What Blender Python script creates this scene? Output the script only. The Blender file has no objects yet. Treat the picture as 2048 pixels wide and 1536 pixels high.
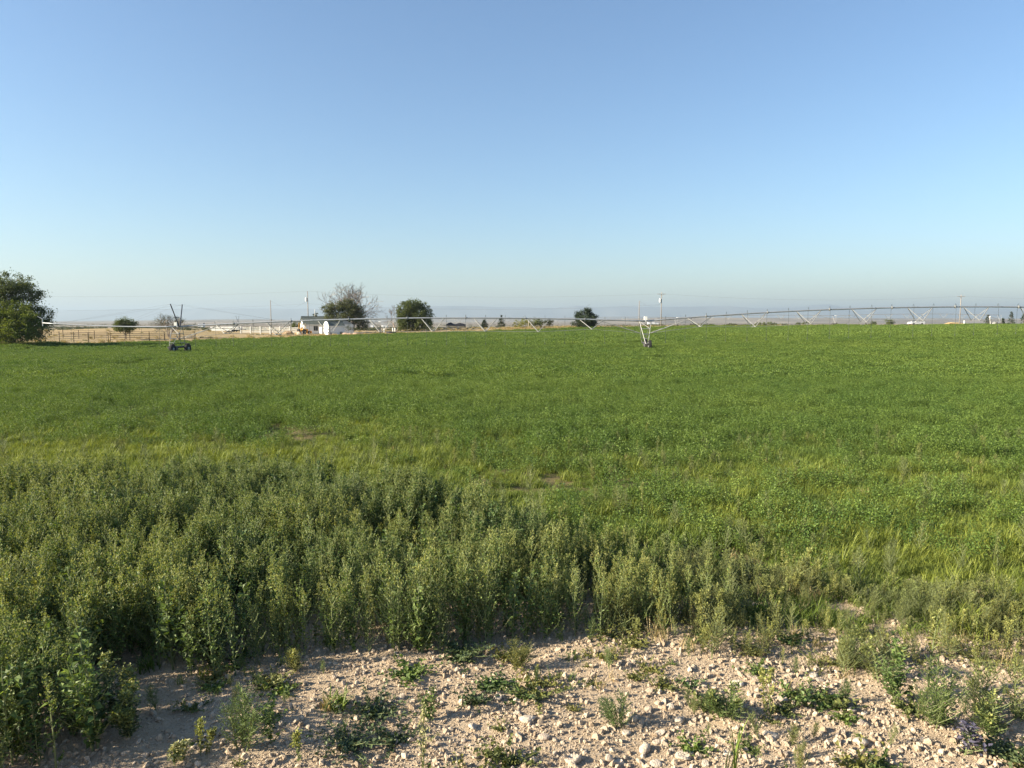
import bpy, bmesh, math, random
import numpy as np
from mathutils import Vector, Matrix

R = math.radians
random.seed(7)
rng = np.random.default_rng(11)
scene = bpy.context.scene
C = scene.collection

# ------------------------------------------------------------------ camera
CAM_H = 3.2
FPX = 1420.0            # focal length in pixels of the 2048 px wide photograph
HZ = 642.0              # row of the horizon
PITCH = math.atan((768 - HZ) / FPX)
cam_d = bpy.data.cameras.new('camera')
cam = bpy.data.objects.new('camera', cam_d)
C.objects.link(cam)
cam.location = (0, 0, CAM_H)
cam.rotation_euler = (math.pi / 2 - PITCH, 0, 0)
cam_d.sensor_width = 36.0
cam_d.lens = FPX / 2048 * 36
cam_d.clip_start = 0.1
cam_d.clip_end = 120000
scene.camera = cam

# ------------------------------------------------------------------ sky and sun
SUN_AZ = 14.0           # how far the sun stands behind the picture plane, on the left
SUN_EL = 23.0
az, el = R(SUN_AZ), R(SUN_EL)
to_sun = Vector((-math.cos(az) * math.cos(el), -math.sin(az) * math.cos(el), math.sin(el)))
world = bpy.data.worlds.new('World')
scene.world = world
world.use_nodes = True
wn = world.node_tree
wn.nodes.clear()
sky = wn.nodes.new('ShaderNodeTexSky')
sky.sky_type = 'NISHITA'
sky.sun_disc = False
sky.sun_elevation = el
sky.sun_rotation = math.atan2(to_sun.x, to_sun.y)
sky.altitude = 1200
sky.air_density = 1.32
sky.dust_density = 1.4
sky.ozone_density = 4.3
bg = wn.nodes.new('ShaderNodeBackground')
bg.inputs['Strength'].default_value = 0.066
wo = wn.nodes.new('ShaderNodeOutputWorld')
wn.links.new(sky.outputs[0], bg.inputs[0])
wn.links.new(bg.outputs[0], wo.inputs[0])

sd = bpy.data.lights.new('sun', 'SUN')
sd.energy = 5.0
sd.angle = R(0.53)
sd.color = (1.0, 0.88, 0.68)
sun = bpy.data.objects.new('sun', sd)
C.objects.link(sun)
sun.location = to_sun * 60
sun.rotation_euler = to_sun.to_track_quat('Z', 'Y').to_euler()

scene.view_settings.view_transform = 'Standard'
scene.view_settings.look = 'None'
scene.view_settings.gamma = 1.0
scene.view_settings.exposure = 1.6
scene.view_settings.use_curve_mapping = False
scene.render.engine = 'CYCLES'
scene.cycles.max_bounces = 6
scene.cycles.diffuse_bounces = 3
scene.cycles.transmission_bounces = 4
scene.cycles.transparent_max_bounces = 8
scene.cycles.volume_bounces = 0
scene.cycles.use_denoising = True

# ------------------------------------------------------------------ helpers
def pix_dir(u, v):
    """direction of a pixel of the 2048x1536 photograph"""
    x = (u - 1024) / FPX
    y = (v - 768) / FPX
    c, s = math.cos(PITCH), math.sin(PITCH)
    return x, c - y * s, -s - y * c

def ground_at(u, v, z=0.0):
    dx, dy, dz = pix_dir(u, v)
    t = (z - CAM_H) / dz
    return dx * t, dy * t

def project(X, Y, Z):
    c, s = math.cos(PITCH), math.sin(PITCH)
    zc = Z - CAM_H
    d = Y * c - zc * s
    up = Y * s + zc * c
    return 1024 + FPX * X / d, 768 - FPX * up / d

def xat(u, D):
    return (u - 1024) / FPX * D

def poly_mask(u, v, poly):
    inside = np.zeros(u.shape, bool)
    n = len(poly)
    j = n - 1
    for i in range(n):
        xi, yi = poly[i]
        xj, yj = poly[j]
        hit = ((yi > v) != (yj > v)) & (u < (xj - xi) * (v - yi) / (yj - yi + 1e-9) + xi)
        inside ^= hit
        j = i
    return inside

def _hash(ix, iy, seed):
    h = (ix * 374761393 + iy * 668265263 + seed * 974711) & 0x7fffffff
    h = ((h ^ (h >> 13)) * 1274126177) & 0x7fffffff
    return ((h ^ (h >> 16)) & 0xffff) / 65535.0

def vnoise(x, y, seed=0):
    x = np.asarray(x, float); y = np.asarray(y, float)
    ix = np.floor(x).astype(np.int64); iy = np.floor(y).astype(np.int64)
    fx = x - ix; fy = y - iy
    fx = fx * fx * (3 - 2 * fx); fy = fy * fy * (3 - 2 * fy)
    a = _hash(ix, iy, seed); b = _hash(ix + 1, iy, seed)
    c = _hash(ix, iy + 1, seed); d = _hash(ix + 1, iy + 1, seed)
    return (a * (1 - fx) + b * fx) * (1 - fy) + (c * (1 - fx) + d * fx) * fy

def fbm(x, y, seed=0, n=4):
    s = 0; a = 0.5; t = 0
    for k in range(n):
        s = s + a * vnoise(np.asarray(x) * 2 ** k, np.asarray(y) * 2 ** k, seed + k * 17)
        t += a; a *= 0.5
    return s / t

def smooth(a, b, x):
    t = np.clip((np.asarray(x, float) - a) / (b - a), 0, 1)
    return t * t * (3 - 2 * t)

# ---- terrain: a thin plate spline through points read off the photograph
CTRL = np.array([
    (-40, 20, 0), (-20, 20, 0), (0, 20, 0), (20, 20, 0), (40, 20, 0.05), (0, 35, 0), (-25, 40, -.1), (25, 40, 0.1),
    (-36.7, 78, -.42), (14, 75, .05), (63, 75, 1.35), (-66, 93, -.78), (-70, 103, -.12), (-90, 103, .0), (-65, 111, -.72), (-61, 124, -.62),
    (-48, 150, -.6), (-36, 170, -.32), (-22, 182, -.05), (-8, 189, .3), (10, 196, .65), (38, 205, 1.25), (80, 210, 1.5), (117, 214, 1.62), (159, 219, 1.9),
    (60, 130, 1.2), (110, 140, 1.55), (0, 130, .15), (-52, 200, -.35), (-70, 190, -.35), (-36, 200, -.1), (-27, 198, .35), (-14, 199, .95), (20, 206, 1.45), (50, 213, 1.7), (90, 219, 1.9), (126, 224, 2.0), (160, 229, 2.1),
    (-99, 172, 1.5), (-85, 172, 1.3), (-76, 150, -.2), (-112, 165, .6), (-90, 135, -.1),
    (150, 252, 1.1), (50, 252, .8), (0, 256, .1), (-50, 260, -.6), (-100, 265, -.9), (-160, 200, .2), (200, 150, 1.9), (200, 250, 1.6), (150, 80, 1.9), (-150, 80, .0),
    (-100, 30, 0), (100, 30, .3),
], float)
def _phi(r2):
    return 0.5 * r2 * np.log(r2 + 1e-9)
_P = CTRL[:, :2] / 100.0
_n = len(CTRL)
_K = _phi(((_P[:, None] - _P[None]) ** 2).sum(-1)) + np.eye(_n) * 0.004
_A = np.zeros((_n + 3, _n + 3))
_A[:_n, :_n] = _K; _A[:_n, _n] = 1; _A[:_n, _n + 1:] = _P; _A[_n, :_n] = 1; _A[_n + 1:, :_n] = _P.T
_W = np.linalg.solve(_A, np.concatenate([CTRL[:, 2], np.zeros(3)]))

def zg(X, Y):
    X = np.asarray(X, float); Y = np.asarray(Y, float)
    shp = np.broadcast(X, Y).shape
    X = np.broadcast_to(X, shp).ravel(); Y = np.broadcast_to(Y, shp).ravel()
    xc = np.clip(X, -190, 220) / 100; yc = np.clip(Y, 18, 262) / 100
    z = np.zeros(X.shape)
    for s in range(0, len(X), 40000):
        sl = slice(s, s + 40000)
        r2 = (xc[sl, None] - _P[None, :, 0]) ** 2 + (yc[sl, None] - _P[None, :, 1]) ** 2
        z[sl] = _phi(r2) @ _W[:_n] + _W[_n] + xc[sl] * _W[_n + 1] + yc[sl] * _W[_n + 2]
    far = smooth(255, 900, Y)
    z = z * (1 - far) + far * (-4.5 - 5.5 * smooth(900, 6000, Y))
    side = smooth(230, 900, np.abs(X))
    z = z * (1 - side) + side * np.minimum(z, -3 - 7 * smooth(900, 6000, Y)) * 1.0
    near = 1 - smooth(16, 34, Y)
    z = z * (1 - near)
    bank = (1 - smooth(0.2, 3.6, Y)) * (1 - smooth(40, 80, np.abs(X)))      # the bank the photographer stands on
    z = z + bank * 1.6
    rel = (1 - smooth(14, 26, Y)) * smooth(-2, 3, Y)
    z = z + rel * ((fbm(X * .55, Y * .55, 3) - .5) * .16 + (fbm(X * 3.1, Y * 3.1, 5) - .5) * .05)
    return z.reshape(shp)

def zgs(x, y):
    return float(zg(np.array([x]), np.array([y]))[0])

# ---- materials
MATS = {}
def mat(name, col, rough=0.7, metal=0.0, var=0.12, scale=6.0, bump=0.0, bscale=40.0, spec=0.4):
    if name in MATS: return MATS[name]
    m = bpy.data.materials.new(name); m.use_nodes = True
    nt = m.node_tree; b = nt.nodes['Principled BSDF']
    b.inputs['Roughness'].default_value = rough; b.inputs['Metallic'].default_value = metal
    b.inputs['Specular IOR Level'].default_value = spec
    tc = nt.nodes.new('ShaderNodeTexCoord'); nz = nt.nodes.new('ShaderNodeTexNoise')
    nz.inputs['Scale'].default_value = scale; nz.inputs['Detail'].default_value = 5
    nt.links.new(tc.outputs['Object'], nz.inputs['Vector'])
    rp = nt.nodes.new('ShaderNodeValToRGB')
    rp.color_ramp.elements[0].position = .3; rp.color_ramp.elements[1].position = .72
    rp.color_ramp.elements[0].color = tuple(max(0, c * (1 - var)) for c in col) + (1,)
    rp.color_ramp.elements[1].color = tuple(min(1, c * (1 + var)) for c in col) + (1,)
    nt.links.new(nz.outputs['Fac'], rp.inputs['Fac']); nt.links.new(rp.outputs['Color'], b.inputs['Base Color'])
    if bump:
        n2 = nt.nodes.new('ShaderNodeTexNoise'); n2.inputs['Scale'].default_value = bscale; n2.inputs['Detail'].default_value = 4
        nt.links.new(tc.outputs['Object'], n2.inputs['Vector'])
        bp = nt.nodes.new('ShaderNodeBump'); bp.inputs['Strength'].default_value = bump; bp.inputs['Distance'].default_value = .02
        nt.links.new(n2.outputs['Fac'], bp.inputs['Height']); nt.links.new(bp.outputs['Normal'], b.inputs['Normal'])
    MATS[name] = m
    return m

def leafmat(name, c0, c1, trans=0.3, rough=0.55, spec=0.35, lo=.6, hi=1.45):
    """foliage: colour runs from c0 to c1 with the plant's own 'tint', each leaf a little lighter or darker ('lv')"""
    if name in MATS: return MATS[name]
    m = bpy.data.materials.new(name); m.use_nodes = True
    nt = m.node_tree; N = nt.nodes; L = nt.links; b = N['Principled BSDF']; out = N['Material Output']
    a = N.new('ShaderNodeAttribute'); a.attribute_type = 'INSTANCER'; a.attribute_name = 'tint'
    lv = N.new('ShaderNodeAttribute'); lv.attribute_type = 'GEOMETRY'; lv.attribute_name = 'lv'
    mx = N.new('ShaderNodeMix'); mx.data_type = 'RGBA'
    mx.inputs['A'].default_value = tuple(c0) + (1,); mx.inputs['B'].default_value = tuple(c1) + (1,)
    L.new(a.outputs['Fac'], mx.inputs['Factor'])
    mr = N.new('ShaderNodeMapRange'); mr.inputs['To Min'].default_value = lo; mr.inputs['To Max'].default_value = hi
    L.new(lv.outputs['Fac'], mr.inputs['Value'])
    hv = N.new('ShaderNodeHueSaturation')
    mr2 = N.new('ShaderNodeMapRange'); mr2.inputs['To Min'].default_value = .515; mr2.inputs['To Max'].default_value = .485
    L.new(lv.outputs['Fac'], mr2.inputs['Value']); L.new(mr2.outputs['Result'], hv.inputs['Hue'])
    L.new(mr.outputs['Result'], hv.inputs['Value']); L.new(mx.outputs['Result'], hv.inputs['Color'])
    L.new(hv.outputs['Color'], b.inputs['Base Color'])
    b.inputs['Roughness'].default_value = rough; b.inputs['Specular IOR Level'].default_value = spec
    tr = N.new('ShaderNodeBsdfTranslucent')
    tint = N.new('ShaderNodeMix'); tint.data_type = 'RGBA'; tint.blend_type = 'MULTIPLY'; tint.inputs['Factor'].default_value = 1
    tint.inputs['B'].default_value = (1.3, 1.25, .5, 1)
    L.new(hv.outputs['Color'], tint.inputs['A']); L.new(tint.outputs['Result'], tr.inputs['Color'])
    ms = N.new('ShaderNodeMixShader'); ms.inputs['Fac'].default_value = trans
    L.new(b.outputs['BSDF'], ms.inputs[1]); L.new(tr.outputs['BSDF'], ms.inputs[2]); L.new(ms.outputs['Shader'], out.inputs['Surface'])
    MATS[name] = m
    return m

# ---- object helpers
def tag(o, label=None, cat=None, group=None, kind=None):
    if label: o['label'] = label
    if cat: o['category'] = cat
    if group: o['group'] = group
    if kind: o['kind'] = kind
    return o

def empty(name, loc, rz=0.0):
    o = bpy.data.objects.new(name, None); C.objects.link(o)
    o.location = loc; o.rotation_euler = (0, 0, rz); o.empty_display_size = .2
    return o

def thing(name, loc, label, cat, group=None, rz=0.0):
    return tag(empty(name, loc, rz), label, cat, group)

class MB:
    """collects vertices and faces of one mesh"""
    def __init__(self):
        self.v = []; self.f = []; self.mi = []; self.lv = []
    def face(self, pts, mi=0, lv=.5):
        n = len(self.v); self.v += [tuple(p) for p in pts]
        self.f.append(tuple(range(n, n + len(pts)))); self.mi.append(mi); self.lv.append(lv)
    def poly(self, verts, faces, mi=0, lv=.5):
        n = len(self.v); self.v += [tuple(p) for p in verts]
        for f in faces:
            self.f.append(tuple(n + i for i in f)); self.mi.append(mi); self.lv.append(lv)
    def box(self, x0, x1, y0, y1, z0, z1, mi=0):
        self.poly([(x0, y0, z0), (x1, y0, z0), (x1, y1, z0), (x0, y1, z0), (x0, y0, z1), (x1, y0, z1), (x1, y1, z1), (x0, y1, z1)],
                  [(0, 3, 2, 1), (4, 5, 6, 7), (0, 1, 5, 4), (1, 2, 6, 5), (2, 3, 7, 6), (3, 0, 4, 7)], mi)
        return self
    def tube(self, pts, rad, n=6, mi=0, cap=True, lv=.5):
        pts = [Vector(p) for p in pts]
        if not hasattr(rad, '__len__'): rad = [rad] * len(pts)
        rings = []; base = len(self.v)
        ref = None
        for i, p in enumerate(pts):
            t = (pts[min(i + 1, len(pts) - 1)] - pts[max(i - 1, 0)])
            if t.length < 1e-9: t = Vector((0, 0, 1))
            t.normalize()
            if ref is None:
                ref = Vector((1, 0, 0)) if abs(t.x) < .8 else Vector((0, 1, 0))
            a = (ref - t * ref.dot(t)).normalized(); b = t.cross(a); ref = a
            for k in range(n):
                an = 2 * math.pi * k / n
                self.v.append(tuple(p + (a * math.cos(an) + b * math.sin(an)) * rad[i]))
        for i in range(len(pts) - 1):
            for k in range(n):
                k2 = (k + 1) % n
                self.f.append((base + i * n + k, base + i * n + k2, base + (i + 1) * n + k2, base + (i + 1) * n + k)); self.mi.append(mi); self.lv.append(lv)
        if cap:
            self.f.append(tuple(base + k for k in range(n))[::-1]); self.mi.append(mi); self.lv.append(lv)
            e = base + (len(pts) - 1) * n
            self.f.append(tuple(e + k for k in range(n))); self.mi.append(mi); self.lv.append(lv)
        return self
    def bar(self, a, b, w, h=None, mi=0):
        return self.tube([a, b], [w * .7071, w * .7071], 4, mi)
    def prism(self, prof, axis, a, b, mi=0):
        """a closed profile swept along an axis: 'x' (prof = y,z), 'y' (prof = x,z)"""
        n = len(prof)
        if axis == 'x':
            v = [(a, p, q) for p, q in prof] + [(b, p, q) for p, q in prof]
        else:
            v = [(p, a, q) for p, q in prof] + [(p, b, q) for p, q in prof]
        fs = [tuple(range(n)), tuple(range(2 * n - 1, n - 1, -1))]
        for i in range(n):
            j = (i + 1) % n
            fs.append((i, i + n, j + n, j))
        self.poly(v, fs, mi)
        return self
    def lathe(self, prof, center, axis='z', n=16, mi=0):
        """prof = (radius, along) pairs"""
        base = len(self.v); c = Vector(center)
        for r, h in prof:
            for k in range(n):
                an = 2 * math.pi * k / n
                p = {'z': Vector((r * math.cos(an), r * math.sin(an), h)), 'x': Vector((h, r * math.cos(an), r * math.sin(an))),
                     'y': Vector((r * math.cos(an), h, r * math.sin(an)))}[axis]
                self.v.append(tuple(c + p))
        for i in range(len(prof) - 1):
            for k in range(n):
                k2 = (k + 1) % n
                self.f.append((base + i * n + k, base + i * n + k2, base + (i + 1) * n + k2, base + (i + 1) * n + k)); self.mi.append(mi); self.lv.append(.5)
        self.f.append(tuple(base + k for k in range(n))[::-1]); self.mi.append(mi); self.lv.append(.5)
        e = base + (len(prof) - 1) * n
        self.f.append(tuple(e + k for k in range(n))); self.mi.append(mi); self.lv.append(.5)
        return self
    def mesh(self, name, mats, smooth_=False, fix=True):
        me = bpy.data.meshes.new(name)
        me.from_pydata(self.v, [], self.f)
        if not isinstance(mats, (list, tuple)): mats = [mats]
        for m in mats: me.materials.append(m)
        me.polygons.foreach_set('material_index', self.mi)
        if smooth_: me.polygons.foreach_set('use_smooth', [True] * len(self.f))
        a = me.attributes.new('lv', 'FLOAT', 'FACE'); a.data.foreach_set('value', self.lv)
        if fix:
            bm = bmesh.new(); bm.from_mesh(me); bmesh.ops.recalc_face_normals(bm, faces=bm.faces); bm.to_mesh(me); bm.free()
        me.update()
        return me
    def build(self, name, mats, parent=None, smooth_=False, fix=True):
        o = bpy.data.objects.new(name, self.mesh(name, mats, smooth_, fix)); C.objects.link(o)
        if parent is not None: o.parent = parent
        return o

def link_mesh(name, me, parent=None, loc=None):
    o = bpy.data.objects.new(name, me); C.objects.link(o)
    if parent is not None: o.parent = parent
    if loc is not None: o.location = loc
    return o

def copy_tree(o, parent=None):
    c = o.copy(); C.objects.link(c); c.parent = parent
    for ch in o.children: copy_tree(ch, c)
    return c

def scatter(name, P, rot, scl, idx, tint, protos, label, cat):
    """one 'stuff' object: its vertices carry instances of the prototypes through geometry nodes"""
    col = bpy.data.collections.new(name + '_shapes')
    for i, me in enumerate(protos):
        po = bpy.data.objects.new('%s_shape_%02d' % (name, i), me); col.objects.link(po)
    me = bpy.data.meshes.new(name)
    n = len(P); me.vertices.add(n); me.vertices.foreach_set('co', np.asarray(P, np.float32).ravel())
    def att(nm, ty, arr, key):
        a = me.attributes.new(nm, ty, 'POINT'); a.data.foreach_set(key, arr)
    att('rot', 'FLOAT_VECTOR', np.asarray(rot, np.float32).ravel(), 'vector')
    att('scl', 'FLOAT_VECTOR', np.asarray(scl, np.float32).ravel(), 'vector')
    att('idx', 'INT', np.asarray(idx, np.int32), 'value')
    att('tint', 'FLOAT', np.asarray(tint, np.float32), 'value')
    for m in protos[0].materials: me.materials.append(m)
    o = bpy.data.objects.new(name, me); C.objects.link(o)
    ng = bpy.data.node_groups.new(name + '_scatter', 'GeometryNodeTree')
    ng.interface.new_socket('Geometry', in_out='INPUT', socket_type='NodeSocketGeometry')
    ng.interface.new_socket('Geometry', in_out='OUTPUT', socket_type='NodeSocketGeometry')
    N = ng.nodes; L = ng.links
    gi = N.new('NodeGroupInput'); go = N.new('NodeGroupOutput'); ip = N.new('GeometryNodeInstanceOnPoints')
    ci = N.new('GeometryNodeCollectionInfo'); ci.inputs['Collection'].default_value = col
    ci.inputs['Separate Children'].default_value = True; ci.inputs['Reset Children'].default_value = True
    def na(nm, ty):
        k = N.new('GeometryNodeInputNamedAttribute'); k.data_type = ty; k.inputs['Name'].default_value = nm
        return [s for s in k.outputs if s.enabled and s.name == 'Attribute'][0]
    L.new(gi.outputs[0], ip.inputs['Points']); L.new(ci.outputs[0], ip.inputs['Instance'])
    ip.inputs['Pick Instance'].default_value = True
    L.new(na('idx', 'INT'), ip.inputs['Instance Index'])
    er = N.new('FunctionNodeEulerToRotation'); L.new(na('rot', 'FLOAT_VECTOR'), er.inputs[0]); L.new(er.outputs[0], ip.inputs['Rotation'])
    L.new(na('scl', 'FLOAT_VECTOR'), ip.inputs['Scale'])
    L.new(ip.outputs[0], go.inputs[0])
    md = o.modifiers.new('scatter', 'NODES'); md.node_group = ng
    return tag(o, label, cat, kind='stuff')

def rz3(n, tilt=.12):
    return np.stack([rng.normal(0, tilt, n), rng.normal(0, tilt, n), rng.uniform(0, 2 * math.pi, n)], 1)

def leaf(mb, p, d, L_, W_, mi, lv, fold=.25, up=None):
    """a folded rhombic leaf: base p, direction d"""
    d = d.normalized()
    up = up or Vector((random.uniform(-.5, .5), random.uniform(-.5, .5), 1))
    s = d.cross(up)
    if s.length < 1e-4: s = Vector((1, 0, 0))
    s.normalize(); nrm = s.cross(d)
    m = p + d * L_ * .45; e = p + d * L_
    a = m + s * W_ * .5 + nrm * W_ * fold; b = m - s * W_ * .5 + nrm * W_ * fold
    n = len(mb.v); mb.v += [tuple(p), tuple(a), tuple(e), tuple(b)]
    mb.f += [(n, n + 1, n + 2), (n, n + 2, n + 3)]; mb.mi += [mi, mi]; mb.lv += [lv, lv]

def rdir(elev_lo, elev_hi, azm=None):
    a = random.uniform(0, 2 * math.pi) if azm is None else azm
    e = R(random.uniform(elev_lo, elev_hi))
    return Vector((math.cos(a) * math.cos(e), math.sin(a) * math.cos(e), math.sin(e)))

# ================================================================== THE SETTING
# ------------------------------------------------------------------ ground sheet
FIELD_EDGE = [(-260, 96), (-110, 96), (-80, 97), (-72, 98), (-66, 109), (-62, 124), (-52, 147), (-44, 160), (-36, 171), (-22, 183), (-5, 191), (10, 197), (38, 206), (80, 211), (117, 215), (160, 220), (300, 228)]
_fx = np.array([p[0] for p in FIELD_EDGE], float); _fy = np.array([p[1] for p in FIELD_EDGE], float)
def field_edge(x):
    return np.interp(x, _fx, _fy)

def axis(segs):
    out = [segs[0][0]]
    for a, b, s0, s1 in segs:
        x = a; n = 0
        L_ = b - a
        k = max(2, int(round(L_ / ((s0 + s1) / 2)) if s0 and abs(s1 / s0 - 1) < .05 else math.log(max(s1, s0) / min(s1, s0)) * L_ / abs(s1 - s0)))
        t = np.linspace(0, 1, k + 1)[1:]
        if abs(s1 / s0 - 1) < .05:
            out += list(a + L_ * t)
        else:
            r = s1 / s0
            out += list(a + L_ * (r ** t - 1) / (r - 1))
    return np.array(out)
ys = axis([(-400, 0, 60, .6), (0, 3.5, .6, .1), (3.5, 8.5, .06, .06), (8.5, 22, .06, .6), (22, 270, .6, 6), (270, 1500, 6, 120), (1500, 48000, 120, 6000)])
xr = axis([(0, 7, .07, .07), (7, 40, .07, 1.8), (40, 260, 1.8, 9), (260, 2000, 9, 200), (2000, 48000, 200, 7000)])
xs = np.concatenate([-xr[::-1], xr[1:]])
GX, GY = np.meshgrid(xs, ys)
GZ = zg(GX, GY)
ny, nx = GX.shape
verts = np.stack([GX, GY, GZ], -1).reshape(-1, 3)
ii = np.arange(nx * ny).reshape(ny, nx)
quads = np.stack([ii[:-1, :-1], ii[:-1, 1:], ii[1:, 1:], ii[1:, :-1]], -1).reshape(-1, 4)
gme = bpy.data.meshes.new('ground')
gme.vertices.add(len(verts)); gme.vertices.foreach_set('co', verts.astype(np.float32).ravel())
gme.loops.add(len(quads) * 4); gme.loops.foreach_set('vertex_index', quads.astype(np.int32).ravel())
gme.polygons.add(len(quads)); gme.polygons.foreach_set('loop_start', np.arange(0, len(quads) * 4, 4, dtype=np.int32))
gme.polygons.foreach_set('loop_total', np.full(len(quads), 4, np.int32))
gme.polygons.foreach_set('use_smooth', np.ones(len(quads), bool))
gme.update()

def tall_zone(u, v):
    return poly_mask(u, v, TALL)
TALL = [(-400, 1390), (0, 1380), (130, 1375), (300, 1335), (390, 1355), (480, 1350), (520, 1322), (620, 1308), (760, 1302), (800, 1318), (910, 1315), (960, 1285),
        (1100, 1285), (1250, 1285), (1400, 1265), (1480, 1245), (1420, 1222), (1250, 1175), (1000, 1105), (820, 1035), (700, 1005), (0, 1010), (-400, 1010)]
BARE = [((565, 868), (120, 20)), ((1010, 955), (60, 18)), ((1140, 962), (70, 18)), ((1260, 968), (70, 15)), ((1095, 968), (180, 22))]
def bare_amt(u, v):
    r = np.zeros(u.shape)
    for (cu, cv), (ru, rv) in BARE:
        d = ((u - cu) / ru) ** 2 + ((v - cv) / rv) ** 2
        r = np.maximum(r, 1 - smooth(.3, 1.3, d))
    return r * smooth(.3, .6, fbm(u / 22, v / 5, 77))
# what the soil carries: 1 under the crop, 1 on the stony strip
X_, Y_ = verts[:, 0], verts[:, 1]
fld = smooth(8.0, 10.4, Y_ + (fbm(X_ * .5, Y_ * .5, 21) - .5) * 2.5) * (1 - smooth(-1.2, .8, Y_ - field_edge(X_)))
_sel = (Y_ > 3) & (Y_ < 40)
_bu, _bv = project(X_[_sel], Y_[_sel], verts[_sel, 2])
fld[_sel] *= 1 - .38 * bare_amt(_bu, _bv)
a = gme.attributes.new('field', 'FLOAT', 'POINT'); a.data.foreach_set('value', fld.astype(np.float32))
stn = 1 - smooth(7.6, 9.6, Y_)
a = gme.attributes.new('stony', 'FLOAT', 'POINT'); a.data.foreach_set('value', stn.astype(np.float32))
rd = 1 - smooth(3.0, 4.2, np.abs(Y_ - (field_edge(X_) + 8.5)))
rd = rd * smooth(20, 40, X_)
a = gme.attributes.new('road', 'FLOAT', 'POINT'); a.data.foreach_set('value', rd.astype(np.float32))

gm = bpy.data.materials.new('soil_and_dry_grass'); gm.use_nodes = True
nt = gm.node_tree; N = nt.nodes; Lk = nt.links; B = N['Principled BSDF']; B.inputs['Roughness'].default_value = .95; B.inputs['Specular IOR Level'].default_value = .15
tc = N.new('ShaderNodeTexCoord')
def noise(scale, detail=6, rough=.6, vec=None):
    n = N.new('ShaderNodeTexNoise'); n.inputs['Scale'].default_value = scale; n.inputs['Detail'].default_value = detail; n.inputs['Roughness'].default_value = rough
    Lk.new(vec or tc.outputs['Object'], n.inputs['Vector']); return n
def ramp(src, stops):
    r = N.new('ShaderNodeValToRGB'); e = r.color_ramp.elements
    while len(e) < len(stops): e.new(.5)
    for k, (p, c) in enumerate(stops):
        e[k].position = p; e[k].color = tuple(c) + (1,)
    Lk.new(src, r.inputs['Fac']); return r
def mixc(f, a, b):
    m = N.new('ShaderNodeMix'); m.data_type = 'RGBA'
    if isinstance(f, float): m.inputs['Factor'].default_value = f
    else: Lk.new(f, m.inputs['Factor'])
    Lk.new(a, m.inputs['A']); Lk.new(b, m.inputs['B']); return m.outputs['Result']
def gattr(nm):
    t = N.new('ShaderNodeAttribute'); t.attribute_name = nm; return t.outputs['Fac']
# pinkish stony soil
s1 = ramp(noise(1.3, 8, .7).outputs['Fac'], [(.3, (.42, .315, .205)), (.5, (.53, .41, .28)), (.72, (.62, .51, .375))])
s2 = ramp(noise(38, 6, .75).outputs['Fac'], [(.32, (.34, .25, .165)), (.5, (.53, .415, .285)), (.66, (.68, .57, .43))])
soil = mixc(.55, s1.outputs['Color'], s2.outputs['Color'])
# soil under the crop with litter and small weeds
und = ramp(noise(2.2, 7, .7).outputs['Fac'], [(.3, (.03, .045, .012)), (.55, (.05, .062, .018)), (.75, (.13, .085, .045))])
# cured grass and weeds round the yard, sage flats farther out
mp = N.new('ShaderNodeMapping'); mp.inputs['Scale'].default_value = (1, .35, 1); Lk.new(tc.outputs['Object'], mp.inputs['Vector'])
dry1 = ramp(noise(.06, 8, .65).outputs['Fac'], [(.3, (.17, .15, .075)), (.48, (.36, .26, .13)), (.6, (.43, .31, .17)), (.75, (.24, .19, .09))])
dry2 = ramp(noise(1.7, 6, .7).outputs['Fac'], [(.3, (.16, .13, .06)), (.6, (.40, .30, .16)), (.8, (.46, .36, .2))])
dry = mixc(.5, dry1.outputs['Color'], dry2.outputs['Color'])
mpf = N.new('ShaderNodeMapping'); mpf.inputs['Scale'].default_value = (.0022, .0011, 1); Lk.new(tc.outputs['Object'], mpf.inputs['Vector'])
flat = ramp(noise(1.0, 9, .62, mpf.outputs['Vector']).outputs['Fac'], [(.3, (.11, .10, .085)), (.44, (.17, .145, .115)), (.55, (.24, .20, .15)), (.64, (.14, .135, .10)), (.76, (.28, .24, .18))])
sep = N.new('ShaderNodeSeparateXYZ'); Lk.new(tc.outputs['Object'], sep.inputs[0])
mrf = N.new('ShaderNodeMapRange'); mrf.inputs['From Min'].default_value = 280; mrf.inputs['From Max'].default_value = 620; Lk.new(sep.outputs['Y'], mrf.inputs['Value'])
base = mixc(mrf.outputs['Result'], dry, flat.outputs['Color'])
roadc = ramp(noise(3, 4).outputs['Fac'], [(.3, (.30, .25, .19)), (.7, (.40, .33, .26))])
base = mixc(gattr('road'), base, roadc.outputs['Color'])
base = mixc(gattr('stony'), base, soil)
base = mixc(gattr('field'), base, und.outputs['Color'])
Lk.new(base, B.inputs['Base Color'])
b1 = noise(55, 6, .7); b2 = noise(190, 4, .7)
ad = N.new('ShaderNodeMath'); ad.operation = 'MULTIPLY_ADD'; ad.inputs[1].default_value = .5; Lk.new(b2.outputs['Fac'], ad.inputs[0]); Lk.new(b1.outputs['Fac'], ad.inputs[2])
bp = N.new('ShaderNodeBump'); bp.inputs['Strength'].default_value = .9; bp.inputs['Distance'].default_value = .03
Lk.new(ad.outputs[0], bp.inputs['Height']); Lk.new(bp.outputs['Normal'], B.inputs['Normal'])
gme.materials.append(gm)
ground = bpy.data.objects.new('ground', gme); C.objects.link(ground)
tag(ground, kind='structure')

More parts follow.
